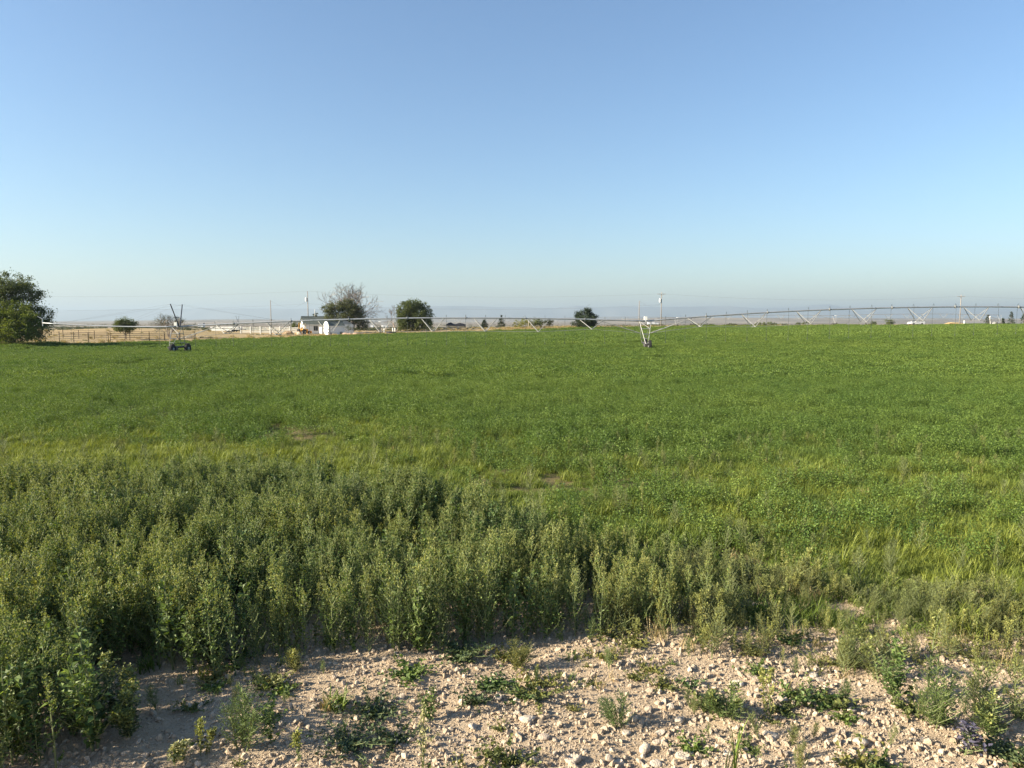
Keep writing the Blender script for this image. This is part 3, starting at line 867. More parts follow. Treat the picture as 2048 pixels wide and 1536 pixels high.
    if mast:
        tw = empty('cable_mast', tops[0] - O); tw.parent = root
        mt = {}
        for sgn in (1, -1):
            mt[sgn] = pr * 1.25 * sgn + Vector((0, 0, 2.45)) + ax * .05
            MB().bar(Vector((0, 0, .0)) + ax * .3 + pr * .08 * sgn, mt[sgn], .09).build('mast_pole', M_darkm, tw)
        MB().bar(mt[1] * .42, mt[-1] * .42, .06).build('mast_brace', M_darkm, tw)
        oh = empty('overhang', tops[0] - O); oh.parent = root
        e1 = -ax * overhang[0] + Vector((0, 0, overhang[1])); n = 12
        def po(t): return e1 * t + Vector((0, 0, -.25 * 4 * t * (1 - t) * .6))
        MB().tube([po(k / n) for k in range(n + 1)], [.078 - .02 * k / n for k in range(n + 1)], 8).build('pipe', M_pipe, oh, True)
        for sgn in (1, -1):
            for t in (.45, .9):
                MB().tube([mt[sgn], po(t) + pr * .05 * sgn], .004, 4).build('support_cable', M_rust, oh)
            MB().tube([mt[sgn], ax * 11 + Vector((0, 0, .75))], .004, 4).build('support_cable', M_rust, oh)
        gun = MB(); gun.tube([e1, e1 + Vector((0, 0, .45)), e1 - ax * .55 + Vector((0, 0, .72))], [.06, .055, .03], 8)
        gun.tube([e1 - Vector((0, 0, .35)), e1], .05, 8); gun.build('end_sprinkler', M_pipe, oh)
        if full:
            for k in range(1, 8):
                q = po(k / 7.6)
                MB().tube([q, q + Vector((0, 0, -1.9))], .012, 5).build('drop_hose', M_hose, oh)
    return root

T1 = (-36.7, 78.0); T2 = (14.1, 75.4)
T3 = (64.8, 72.8)
pivot('irrigation_pivot', 'long galvanised irrigation pivot crossing the green crop, with V-shaped mast', None, [T1, T2, T3], [3.0, 3.12, 2.95], (15.2, .42), True, 8, [.62, .85], 2.05)
far_t = []
for k in range(6):
    far_t.append((-104 + 54.2 * k, 270 - 5.1 * k))
far_h = [3.5, 3.5, 3.6, 3.6, 3.6, 3.6]
pivot('irrigation_pivot', 'thin distant irrigation pivot standing behind the house, road and power poles', None, far_t, far_h, (9, .3), True, 8, [.5] * 5, 0, False)

# ================================================================== POWER LINE
M_pole = mat('weathered_pole_wood', (.25, .225, .20), .85, 0, .2, 2)
M_wire = mat('wire_aluminium', (.18, .18, .18), .6, .3, .05, 2)
M_ins = mat('grey_porcelain', (.35, .36, .37), .4, 0, .05, 5)
def pole(u, D, top_v, label, arm=True, can=False, r=.15, group='utility poles along the road'):
    x = xat(u, D); z = zgs(x, D); zt = CAM_H + (HZ - top_v) / FPX * D; h = zt - z
    t = thing('utility_pole', (x, D, z), label, 'utility pole', group)
    MB().tube([(0, 0, -.6), (0, 0, h * .5), (0, 0, h)], [r, r * .85, r * .7], 10).build('shaft', M_pole, t, True)
    if arm:
        MB().box(-1.2, 1.2, -.16, -.05, h - .62, h - .5).build('crossarm', M_pole, t)
        for px in (-1.1, 0.05, 1.1):
            MB().lathe([(.03, 0), (.06, .05), (.05, .14), (.06, .2), (.03, .25)], (px, -.1, h - .5), 'z', 8).build('insulator', M_ins, t)
        MB().bar((-.6, -.12, h - .6), (0, -.12, h - 1.2), .035).build('arm_brace', M_pole, t)
        MB().bar((.6, -.12, h - .6), (0, -.12, h - 1.2), .035).build('arm_brace', M_pole, t)
    if can:
        MB().lathe([(.15, -.55), (.27, -.5), (.27, .4), (.2, .52)], (-.42, -.1, h - 2.4), 'z', 14).build('transformer', M_white, t)
        MB().bar((-.3, -.1, h - 2.1), (0, 0, h - 2.1), .06).build('bracket', M_rust, t)
    return Vector((x, D, z + h))
P0 = Vector((xat(-115, 205), 205, CAM_H + (HZ - 590) / FPX * 205))
P1 = pole(618, 206, 583, 'tall utility pole with a transformer rising behind the white house roof', False, True)
P2 = pole(1321, 208, 585, 'utility pole with crossarm and transformer right of the near pivot tower', True, True)
P3 = pole(1916, 226, 590, 'utility pole with a plain crossarm behind the right end of the pivot', True)
P4 = Vector((xat(2560, 240), 240, CAM_H + (HZ - 592) / FPX * 240))
S1 = pole(544, 200, 601, 'short service pole between the white fence and the house', False, False, .13, None)
S2 = pole(1277, 203, 602, 'short service pole right behind the middle pivot tower', False, False, .13, None)
def wire(a, b, sag, label, r=.012):
    n = 24
    pts = [a.lerp(b, k / n) - Vector((0, 0, sag * 4 * (k / n) * (1 - k / n))) for k in range(n + 1)]
    o = MB(); o.tube([p - a for p in pts], r, 4)
    ob = o.build('power_wire', M_wire); ob.location = a
    return tag(ob, label, 'wire', 'wires of the power line')
dn = Vector((0, 0, -.45)); lo = Vector((0, 0, -3.6))
wire(P0, P1, 1.0, 'upper wire from the left tree to the pole behind the house')
wire(P0 + lo, P1 + lo, 1.3, 'lower wire from the left tree to the pole behind the house')
wire(P1, P2 + dn, 1.3, 'upper wire above the bare tree between house pole and middle crossarm pole')
wire(P1 + lo, P2 + lo, 1.5, 'lower wire behind the trees between house pole and middle crossarm pole')
wire(P2 + dn, P3 + dn, 1.5, 'upper wire over the right pivot span between the two crossarm poles')
wire(P3 + dn, P4 + dn, 1.2, 'upper wire running right from the rightmost crossarm pole')
wire(S1, P1 + Vector((0, 0, -2.6)), 2.0, 'slack wire sagging between short service pole and house pole')
wire(S2, P2 + Vector((0, 0, -3.2)), 1.2, 'slack wire sagging between short pole and crossarm pole')

# ================================================================== TREES
M_bark = mat('grey_bark', (.17, .14, .115), .9, 0, .3, 3, .6, 12)
M_dead = mat('dead_wood', (.34, .29, .25), .85, 0, .2, 3)
L_dark = leafmat('dark_tree_leaf', (.098, .125, .045), (.145, .17, .06), .3)
L_yel = leafmat('yellow_green_tree_leaf', (.125, .16, .035), (.17, .20, .045), .35)
L_grey = leafmat('grey_green_tree_leaf', (.085, .10, .055), (.12, .13, .07), .2)
L_olive = leafmat('olive_tree_leaf', (.10, .115, .05), (.14, .15, .07), .25)
L_con = leafmat('conifer_needle', (.045, .066, .034), (.065, .085, .042), .1)
L_bush = leafmat('yellow_bush_leaf', (.20, .21, .055), (.27, .27, .07), .3)

def limbs(mb, p, d, L_, r, depth, spread=38, up=.25, rmin=.012, tips=None, nkid=(2, 3)):
    """a limb that forks again and again; its ends are collected in tips"""
    n = 4; pts = [p]; q = p.copy(); dd = d.copy()
    for k in range(n):
        dd = (dd + Vector((random.gauss(0, .12), random.gauss(0, .12), random.gauss(0, .08) + up * .06))).normalized()
        q = q + dd * L_ / n; pts.append(q.copy())
    rs = [max(rmin, r * (1 - .42 * k / n)) for k in range(n + 1)]
    mb.tube(pts, rs, 6 if r > .06 else 4 if r > .03 else 3, cap=False)
    if depth == 0:
        if tips is not None: tips.append(q)
        return
    for k in range(random.randint(*nkid)):
        a = R(random.uniform(.5, 1.25) * spread)
        per = dd.orthogonal().normalized(); per.rotate(Matrix.Rotation(random.uniform(0, 6.283), 3, dd))
        nd = (dd * math.cos(a) + per * math.sin(a) + Vector((0, 0, up * .3))).normalized()
        st = q if k == 0 else pts[random.randint(2, 4)]
        limbs(mb, st, nd, L_ * random.uniform(.62, .86), rs[-1] * random.uniform(.62, .8), depth - 1, spread, up, rmin, tips, nkid)

def crown_tree(name, u, D, base_v, label, cat, lobes, trunk_h, trunk_r, ml, leaf_s, clumps, per, seed, wscale=1.0, group=None, clump_r=.5, bark=None, z=None):
    """lobes: (du, v, ru, rv) ellipses in photograph rows about the tree, depth taken equal to the width"""
    random.seed(seed)
    x = xat(u, D); zb = zgs(x, D) if z is None else z
    t = thing(name, (x, D, zb), label, cat, group)
    k = D / FPX
    LB = []
    for du, v, ru, rv in lobes:
        LB.append((Vector((du * k, random.uniform(-.3, .3) * ru * k, CAM_H + (HZ - v) * k - zb)), ru * k, rv * k))
    tr = MB(); top = Vector((0, 0, trunk_h))
    tr.tube([(0, 0, -.3), (0, 0, .05), (random.gauss(0, .06), 0, trunk_h * .5), top], [trunk_r * 1.35, trunk_r * 1.1, trunk_r * .9, trunk_r * .75], 8, cap=False)
    cr = MB()
    tot = sum(a * a * b for _, a, b in LB)
    for c, ru, rv in LB:
        mid = top.lerp(c, .5) + Vector((random.gauss(0, .1), random.gauss(0, .1), -.1 * ru))
        tr.tube([top - Vector((0, 0, trunk_h * .25)), mid, c], [trunk_r * .55, trunk_r * .36, trunk_r * .18], 6, cap=False)
        nc = max(6, int(clumps * (ru * ru * rv) ** .7 / sum((a * a * b) ** .7 for _, a, b in LB)))
        for j in range(nc):
            d = rdir(-90, 90); 
            d = Vector((random.gauss(0, 1), random.gauss(0, 1), random.gauss(0, 1))).normalized()
            rr = random.random() ** .42
            p = c + Vector((d.x * ru * rr, d.y * ru * rr, d.z * rv * rr))
            if p.z < .15: p.z = random.uniform(.15, .6)
            tr.tube([c.lerp(p, .15), c.lerp(p, .6) + Vector((random.gauss(0, .08), random.gauss(0, .08), 0)) * ru, p], [trunk_r * .12, trunk_r * .07, .008], 3, cap=False)
            cs = clump_r * random.uniform(.6, 1.3)
            clv = random.random() * .4
            for z_ in range(per):
                o_ = Vector((random.gauss(0, .5), random.gauss(0, .5), random.gauss(0, .42))) * cs
                leaf(cr, p + o_, rdir(-60, 60), leaf_s * random.uniform(.6, 1.35), leaf_s * .62 * random.uniform(.6, 1.3), 0, min(1, clv + random.random() * .6))
    tr.build('trunk', bark or M_bark, t, False, fix=False)
    cr.build('crown', ml, t, False, fix=False)
    return t

# big tree at the left border: dark one behind, yellow-green one in front
crown_tree('elm_tree', 22, 106, 690, 'tall dark green tree at the left border, behind the brighter tree', 'tree',
           [(15, 570, 40, 26), (-25, 590, 45, 40), (45, 595, 28, 30), (60, 632, 26, 28), (30, 640, 50, 30), (50, 660, 32, 22), (-60, 600, 50, 45), (-70, 640, 50, 45), (5, 600, 40, 35)], 2.2, .32, L_dark, .27, 520, 60, 901, clump_r=.66)
crown_tree('elm_tree', 30, 101, 690, 'rounded yellow-green tree at the left border, low in front of the darker tree', 'tree',
           [(-8, 628, 36, 26), (-30, 645, 40, 36), (20, 650, 36, 32), (0, 668, 44, 18), (-70, 640, 40, 40)], 1.2, .2, L_yel, .25, 380, 60, 902, clump_r=.55)
crown_tree('small_tree', 253, 140, 670, 'small round green tree standing behind the dark pipe corral', 'tree',
           [(0, 646, 16, 10), (-13, 651, 12, 9), (13, 651, 12, 9), (0, 656, 21, 8)], .9, .13, L_dark, .24, 150, 54, 903, clump_r=.5)
crown_tree('leafy_tree', 683, 200, 664, 'green leafy tree overhanging the white house roof', 'tree',
           [(-14, 617, 22, 14), (10, 613, 20, 13), (-20, 630, 14, 10), (12, 632, 22, 14), (30, 625, 18, 16), (42, 645, 16, 14)], 2.6, .3, L_olive, .34, 290, 50, 904, clump_r=.75)
crown_tree('leafy_tree', 826, 198, 662, 'dense dome-shaped tree left of the boat, with bare twigs on its left', 'tree',
           [(2, 612, 22, 15), (-14, 625, 22, 20), (20, 626, 20, 20), (4, 642, 34, 18), (-20, 648, 14, 12), (26, 648, 14, 12)], 1.6, .25, L_dark, .36, 420, 54, 905, clump_r=.75)
crown_tree('evergreen_tree', 1168, 205, 655, 'dark ragged evergreen tree beside the dry grass, left of the middle tower', 'tree',
           [(4, 624, 11, 8), (-12, 631, 11, 8), (14, 633, 12, 8), (0, 638, 24, 9), (-4, 647, 22, 8), (12, 648, 18, 7)], 1.0, .2, L_con, .32, 260, 54, 906, clump_r=.6)
crown_tree('bush', 1050, 209, 652, 'wide pale yellow-green bush beside the dry grass', 'bush', [(-14, 647, 16, 7), (2, 644, 15, 8), (12, 648, 14, 7)], .4, .08, L_bush, .26, 60, 44, 907, clump_r=.5)
crown_tree('bush', 1072, 211, 652, 'dark olive bush touching the yellow bush', 'bush', [(0, 644, 14, 8), (8, 648, 14, 6)], .4, .08, L_dark, .26, 46, 40, 908, clump_r=.5)
crown_tree('bush', 1098, 211, 652, 'small round grey-green bush right of the yellow one', 'bush', [(0, 646, 9, 7)], .4, .06, L_grey, .24, 34, 40, 909, clump_r=.4)
crown_tree('bush', 632, 215, 655, 'dark shrub top showing above the house ridge', 'bush', [(0, 630, 8, 4), (0, 645, 9, 12)], 1.4, .1, L_grey, .26, 34, 40, 910, clump_r=.4)
crown_tree('bush', 1776, 236, 650, 'olive bush at the roadside behind the pivot, left of the white car', 'bush', [(-3, 643, 8, 5), (5, 645, 7, 4)], .4, .08, L_dark, .26, 34, 40, 911, clump_r=.45)
crown_tree('bush', 1745, 245, 650, 'low dark bush farther left of the white car', 'bush', [(0, 646, 7, 3)], .3, .06, L_dark, .26, 16, 36, 912, clump_r=.4)
for i, (uu_, D_, w_, lab) in enumerate(((1530, 300, 24, 'long low dark shrub beyond the field under the right pivot span'), (1606, 305, 19, 'second long low dark shrub, right of the longer one'))):
    crown_tree('shrub', uu_, D_, 650, lab, 'bush', [(-w_ * .5, 647.5, w_ * .5, 2.5), (w_ * .4, 647, w_ * .5, 3)], .2, .05, L_dark, .3, 30, 36, 920 + i, clump_r=.45)
crown_tree('bush', 600, 212, 655, 'dark shrub behind the backhoe at the house corner', 'bush', [(-8, 650, 9, 8), (2, 648, 7, 8)], .5, .08, L_dark, .26, 34, 40, 931, clump_r=.45)
crown_tree('bush', 704, 189, 664, 'scraggly grey shrub against the garage wall', 'bush', [(-7, 655, 6, 7), (2, 659, 7, 5)], .4, .05, L_grey, .18, 26, 26, 932, clump_r=.4)

def conifer(u, D, top_v, w, label, seed):
    random.seed(seed)
    x = xat(u, D); zb = zgs(x, D); h = CAM_H + (HZ - top_v) * D / FPX - zb
    t = thing('conifer_tree', (x, D, zb), label, 'tree', 'young conifers beyond the field')
    MB().tube([(0, 0, -.2), (0, 0, h * .5), (0, 0, h)], [.14, .08, .015], 6).build('trunk', M_bark, t)
    cr = MB(); rw = w * D / FPX / 2
    for k in range(130):
        f = random.random() ** 1.3; z_ = .25 + (h - .25) * f
        a = random.uniform(0, 6.283); rr = rw * (1 - f ** 1.5) * random.uniform(.3, 1.1) + .05
        p = Vector((math.cos(a) * rr, math.sin(a) * rr, z_ - .1 * rr))
        for j in range(15):
            leaf(cr, p + Vector((random.gauss(0, .13), random.gauss(0, .13), random.gauss(0, .13))), rdir(-20, 50, a + random.gauss(0, .6)), .28, .12, 0, random.random())
    cr.build('crown', L_con, t, fix=False)
conifer(969, 215, 640, 13, 'small dark conifer just right of the covered boat', 1)
conifer(1003, 222, 631, 15, 'pointed dark conifer left of the yellow bush', 2)
conifer(1972, 260, 630, 14, 'leftmost conifer of the group at the right border', 3)
conifer(2002, 262, 637, 7, 'smallest conifer of the group at the right border', 4)
conifer(2018, 258, 624, 12, 'tallest conifer of the group, second from the right border', 5)
conifer(2043, 258, 628, 14, 'conifer cut by the right border of the view', 6)

def bare_tree(name, u, D, h, label, seed, m, depth, stems, spread, r0, leafy=None, up=.25, z=None, nk=(2, 3), tilt=.42):
    random.seed(seed); x = xat(u, D); zb = zgs(x, D) if z is None else z
    t = thing(name, (x, D, zb), label, 'tree')
    mb = MB(); tips = []
    seg = h / 3.05
    for k in range(stems):
        a = 2 * math.pi * k / stems + random.uniform(-.4, .4)
        d = Vector((math.cos(a) * tilt, math.sin(a) * tilt, 1)).normalized() if stems > 1 else Vector((0, 0, 1))
        limbs(mb, Vector((0, 0, -.15)), d, seg, r0, depth, spread, up, .036, tips, nk)
    mb.build('trunk', m, t, fix=False)
    if leafy:
        cr = MB()
        for p in tips:
            if random.random() < leafy[1]:
                for j in range(leafy[2]):
                    leaf(cr, p + Vector((random.gauss(0, .25), random.gauss(0, .25), random.gauss(0, .2))), rdir(-60, 60), .18, .1, 0, random.random())
        cr.build('crown', leafy[0], t, fix=False)
    return t
bare_tree('bare_tree', 706, 207, 14.6, 'large leafless pale tree behind the house and garage', 21, M_dead, 4, 6, 42, .30, (L_grey, .6, 5), up=.25, nk=(3, 4), tilt=.2)
bare_tree('bare_tree', 793, 199, 8.6, 'bare twiggy tree at the left side of the dome-shaped tree', 25, M_dead, 4, 4, 30, .15, up=.25)
bare_tree('sparse_tree', 340, 150, 6.0, 'sparse grey half-dead tree behind the left pivot tower', 29, M_dead, 4, 5, 44, .15, (L_grey, .9, 12), up=.1)

# ================================================================== FARMYARD
M_wall = mat('white_siding', (.70, .70, .69), .7, 0, .06, 1.5, .2, 8)
M_roof = mat('grey_green_shingle', (.10, .115, .10), .9, 0, .18, 3, .5, 14)
M_glass = mat('dark_window_glass', (.03, .035, .04), .12, 0, .1, 2, spec=.6)
M_trim = mat('cream_trim', (.72, .70, .64), .6, 0, .06, 3)
M_slate = mat('blue_grey_gable', (.33, .35, .38), .8, 0, .1, 2)
M_wood = mat('old_board', (.42, .36, .27), .85, 0, .2, 3)
M_orange = mat('machine_yellow', (.55, .25, .025), .5, 0, .18, 3)
M_cream = mat('machine_cream', (.62, .52, .30), .5, 0, .1, 3)
M_blackm = mat('black_rubber_and_steel', (.025, .025, .028), .7, 0, .2, 4)
M_tarp = mat('black_tarp', (.02, .02, .024), .6, 0, .3, 2, .8, 3)
M_hull = mat('silver_hull', (.62, .62, .62), .3, .3, .1, 2)
M_sand = mat('pink_boulder', (.42, .29, .21), .9, 0, .2, 2, .6, 6)
M_iron = mat('rusty_pipe_rail', (.045, .035, .03), .75, .2, .3, 4)

def gable_house(name, u, D, rz, L_, W_, wall_h, ridge_h, label, cat='house', over=.3, rot_front=None, z=None, gmat=None, end_round=False):
    """long side along local x, front at local -y; local origin at the front left corner on the ground"""
    x = xat(u, D); zb = (zgs(x, D) if z is None else z)
    t = thing(name, (x, D, zb - .05), label, cat, None, rz)
    th = .18
    w = MB().box(0, L_, 0, th, 0, wall_h).build('wall', M_wall, t)
    MB().box(0, L_, W_ - th, W_, 0, wall_h).build('wall', M_wall, t)
    for xa, xb in ((0.002, th), (L_ - th, L_ - .002)):
        prof = [(th, 0), (W_ - th, 0), (W_ - th, wall_h), (W_ / 2, ridge_h - .02), (th, wall_h)]
        MB().prism(prof, 'x', xa, xb).build('gable_wall', gmat or M_wall, t)
    # roof: two slabs with some thickness, shingle courses as steps
    for s in (0, 1):
        y_e, y_r = (-over, W_ / 2) if s == 0 else (W_ + over, W_ / 2)
        sl = (ridge_h - wall_h) / (W_ / 2); ze = wall_h - over * sl
        rf = MB(); n = 7
        for k in range(n):
            a, b = k / n, (k + 1) / n
            ya, yb = y_e + (y_r - y_e) * a, y_e + (y_r - y_e) * b; za, zb_ = ze + (ridge_h - ze) * a, ze + (ridge_h - ze) * b
            rf.poly([(-over, ya, za + .03), (L_ + over, ya, za + .03), (L_ + over, yb, zb_ + .03), (-over, yb, zb_ + .03),
                     (-over, ya, za + .12), (L_ + over, ya, za + .12), (L_ + over, yb, zb_ + .09), (-over, yb, zb_ + .09)],
                    [(0, 3, 2, 1), (4, 5, 6, 7), (0, 1, 5, 4), (1, 2, 6, 5), (2, 3, 7, 6), (3, 0, 4, 7)])
        rf.build('roof', M_roof, t)
    MB().bar((-over, W_ / 2, ridge_h + .12), (L_ + over, W_ / 2, ridge_h + .12), .14).build('ridge_cap', M_roof, t)
    MB().box(-over, L_ + over, -over - .03, -over + .0, wall_h - over * (ridge_h - wall_h) / (W_ / 2) - .06, wall_h - over * (ridge_h - wall_h) / (W_ / 2) + .12).build('fascia', M_trim, t)
    return t
def window(t, x0, x1, z0, z1, y=-.0):
    f = MB()
    for a, b, c, d in ((x0 - .08, x1 + .08, z1, z1 + .08), (x0 - .08, x1 + .08, z0 - .1, z0), (x0 - .08, x0, z0, z1), (x1, x1 + .08, z0, z1)):
        f.box(a, b, y - .05, y - .002, c, d)
    w = f.build('window', M_trim, t)
    MB().box(x0, x1, y - .03, y - .004, z0, z1).build('pane', M_glass, w)
    MB().box((x0 + x1) / 2 - .025, (x0 + x1) / 2 + .025, y - .045, y - .031, z0, z1).build('mullion', M_trim, w)

h_ = gable_house('house', 609.5, 199, R(24), 9.6, 7.2, 2.75, 4.85, 'white house with dark grey-green roof behind the yellow backhoe')
window(h_, 2.6, 3.75, .95, 2.3)
window(h_, 7.6, 8.4, 1.0, 2.2)
dr = MB().box(5.3, 6.2, -.06, -.003, .05, 2.1).build('door', M_trim, h_)
MB().lathe([(.03, -.03), (.045, 0), (.03, .03)], (6.08, -.1, 1.05), 'y', 8).build('handle', M_rust, dr)
MB().tube([(3.6, 3.9, 4.6), (3.6, 3.9, 7.0)], .06, 8).build('vent_pipe', M_white, h_)
MB().box(.1, 9.5, -.12, -.003, 0, .28).build('foundation', mat('concrete', (.38, .35, .32), .9), h_)

s_ = gable_house('shed', 660.0, 190, R(37), 4.3, 3.2, 2.35, 3.35, 'small white shed with a bright rounded end, in front of the leafy tree', 'shed', .18)
# the rounded white end panel
prof = [(0, .02), (3.2, .02), (3.2, 2.3)] + [(1.6 + 1.6 * math.cos(a), 2.3 + 1.25 * math.sin(a)) for a in np.linspace(0, math.pi, 12)[1:]]
MB().prism(prof, 'x', -.30, -.2).build('end_panel', M_white, s_)
MB().box(2.9, 3.7, -.05, -.003, .12, .75).build('vent_opening', M_glass, s_)

g_ = gable_house('garage', 0, 0, 0, 6.5, 5.6, 2.6, 4.2, 'grey-white garage whose gable faces the field, right of the shed', 'garage', .3, z=0, gmat=None)
gx = xat(708, 199); g_.location = (gx, 199, zgs(gx, 199) - .05); g_.rotation_euler = (0, 0, R(104))
MB().prism([(.4, 2.62), (5.2, 2.62), (2.8, 4.1)], 'x', -.04, -.004).build('gable_panel', M_slate, g_)
# local -x is the gable end that faces the camera

# low bright porch between house and shed
px_, py_ = xat(644.5, 194), 194
pc = thing('porch', (px_, py_, zgs(px_, py_)), 'low cream lean-to between the house front and the shed', 'porch', None, R(42))
MB().box(0, 1.5, 0, .12, .75, 2.0).build('wall_panel', M_trim, pc)
MB().box(0.02, .14, .13, 1.4, 0, 2.0).build('side_panel', M_trim, pc)
MB().box(-.1, 1.6, -.15, 1.5, 2.01, 2.1).build('roof', M_roof, pc)
for xx in (.02, 1.38): MB().box(xx, xx + .1, 0.0, .1, 0, .749).build('post', M_trim, pc)

# ---- backhoe
bx, by = xat(608, 192), 192
bh = thing('backhoe', (bx, by, zgs(bx, by)), 'yellow backhoe with its digging arm folded up, parked before the house', 'backhoe', None, R(72))
MB().prism([(-1.5, .75), (1.55, .75), (1.55, 1.45), (.5, 1.55), (.3, 1.25), (-1.5, 1.25)], 'y', -.45, .45).build('body', M_orange, bh)
for dx, r_, w_ in ((-.75, .72, .45), (1.25, .48, .32)):
    for sy in (-1, 1):
        wv = empty('wheel', (dx, sy * .82, r_)); wv.parent = bh
        MB().lathe([(r_ * .6, -w_ / 2), (r_ * .95, -w_ / 2), (r_, -w_ * .3), (r_, w_ * .3), (r_ * .95, w_ / 2), (r_ * .6, w_ / 2)], (0, 0, 0), 'y', 18).build('tyre', M_tyre, wv)
        MB().lathe([(r_ * .25, -w_ * .52), (r_ * .58, -w_ * .35), (r_ * .58, w_ * .35), (r_ * .25, w_ * .52)], (0, 0, 0), 'y', 14).build('rim', M_cream, wv)
cb = empty('cab', (-.45, 0, 1.25)); cb.parent = bh
MB().box(-.72, .72, -.62, .62, 1.56, 1.7).build('cab_roof', M_cream, cb)
for px, py in ((-.66, -.56), (.66, -.56), (-.66, .56), (.66, .56)): MB().box(px - .05, px + .05, py - .05, py + .05, 0, 1.56).build('cab_post', M_cream, cb)
MB().box(-.3, .2, -.25, .25, .0, .75).build('seat', M_blackm, cb)
MB().box(-.66, .66, -.58, .58, -.05, .35).build('cab_base', M_orange, cb)
bo = empty('digging_arm', (-1.6, 0, .9)); bo.parent = bh
MB().bar((0, 0, 0), (-.35, -.1, 2.35), .26).build('boom', M_cream, bo)
MB().bar((-.35, -.1, 2.35), (-.75, -.1, .65), .2).build('stick', M_orange, bo)
MB().prism([(-1.05, .65), (-.55, .65), (-.5, .25), (-.75, .0), (-1.1, .15)], 'y', -.4, .2).build('bucket', M_blackm, bo)
for sy in (-1, 1):
    MB().bar((-.05, sy * .35, .1), (-.45, sy * 1.05, -.75), .14).build('stabiliser_leg', M_orange, bo)
ld = empty('loader', (1.7, 0, .5)); ld.parent = bh
for sy in (-1, 1): MB().bar((-1.4, sy * .5, .85), (.5, sy * .5, .1), .13).build('loader_arm', M_orange, ld)
MB().prism([(.45, -.35), (1.15, -.4), (1.05, -.28), (.6, .1), (.65, .45), (.45, .4)], 'y', -1.05, 1.05).build('loader_bucket', M_orange, ld)

# ---- white vinyl fence
fx0, fy = xat(483, 196), 196
fn = thing('rail_fence', (fx0, fy, zgs(fx0, fy)), 'white three-rail fence left of the house and backhoe', 'fence')
us = [483, 502.5, 522, 541.5, 561, 580.5, 599]
xp = [xat(q, 196) - fx0 for q in us]
for q in xp: MB().box(q - .11, q + .11, -.11, .11, -.2, 1.75).build('post', M_white, fn)
for q in xp: MB().lathe([(.17, 0), (.15, .06), (.02, .14)], (q, 0, 1.75), 'z', 4).build('post_cap', M_white, fn)
for q0, q1 in zip(xp[:-1], xp[1:]):
    for z_ in (.38, .92, 1.45): MB().box(q0 + .111, q1 - .111, -.03, .03, z_ - .12, z_ + .12).build('rail', M_white, fn)
# ---- white trailer deck / stacked pipes
tx = xat(423, 180); tz = zgs(tx, 180)
tl = thing('flatbed_trailer', (tx, 180, tz), 'long low white flatbed trailer loaded with white beams, left of the fence', 'trailer')
MB().box(0, 7.6, -.9, .9, .62, .86).build('deck', M_white, tl)
MB().box(.1, 7.0, -.45, -.2, 1.05, 1.3).build('beam', M_white, tl)
MB().box(0, 7.0, .2, .45, 1.05, 1.3).build('beam', M_white, tl)
for xx in (.05, 3.2, 6.6): MB().box(xx, xx + .16, -.85, .85, .861, 1.049).build('bolster', M_wood, tl)
MB().box(.6, 5.6, -.92, -.8, .3, .615).build('side_skirt', M_white, tl)
for dx in (4.6, 5.6):
    for sy in (-1, 1):
        wv = empty('wheel', (dx, sy * .7, .36)); wv.parent = tl
        MB().lathe([(.2, -.1), (.34, -.11), (.36, 0), (.34, .11), (.2, .1)], (0, 0, 0), 'y', 14).build('tyre', M_tyre, wv)
        MB().lathe([(.08, -.115), (.19, -.08), (.19, .08), (.08, .115)], (0, 0, 0), 'y', 10).build('rim', M_galv, wv)
MB().bar((7.6, 0, .7), (9.0, 0, .6), .12).build('tongue', M_rust, tl)

# ---- pipe corral on the left: panels of rails between posts
def corral(label, pts, rails, h, group):
    P = [(xat(u, D), D) for u, D in pts]
    o = thing('pipe_corral', (P[0][0], P[0][1], zgs(*P[0])), label, 'fence', group)
    O = Vector(o.location)
    for (xa, ya), (xb, yb) in zip(P[:-1], P[1:]):
        L_ = math.hypot(xb - xa, yb - ya); n = max(1, int(L_ / 2.6))
        for k in range(n):
            a = (xa + (xb - xa) * k / n, ya + (yb - ya) * k / n); b = (xa + (xb - xa) * (k + 1) / n, ya + (yb - ya) * (k + 1) / n)
            A = Vector((a[0], a[1], zgs(*a))) - O; B_ = Vector((b[0], b[1], zgs(*b))) - O
            MB().tube([A - Vector((0, 0, .3)), A + Vector((0, 0, h + .05))], .055, 6).build('post', M_iron, o)
            for z_ in rails:
                MB().tube([A + Vector((0, 0, z_)), B_ + Vector((0, 0, z_))], .027, 5).build('rail', M_iron, o)
        MB().tube([B_ - Vector((0, 0, .3)), B_ + Vector((0, 0, h + .05))], .055, 6).build('post', M_iron, o)
corral('dark pipe corral near the big left tree, with six rails', [(92, 121), (178, 119), (218, 122)], (.35, .65, .95, 1.25, 1.5, 1.7), 1.75, 'dark pipe corral panels')
corral('dark pipe corral run under the small round tree, far side', [(128, 138), (222, 138), (300, 140), (390, 141)], (.4, .8, 1.2, 1.55), 1.6, 'dark pipe corral panels')
corral('dark pipe corral run between small tree and left pivot tower, near side', [(222, 126), (300, 127), (392, 128)], (.4, .75, 1.1, 1.45), 1.5, 'dark pipe corral panels')

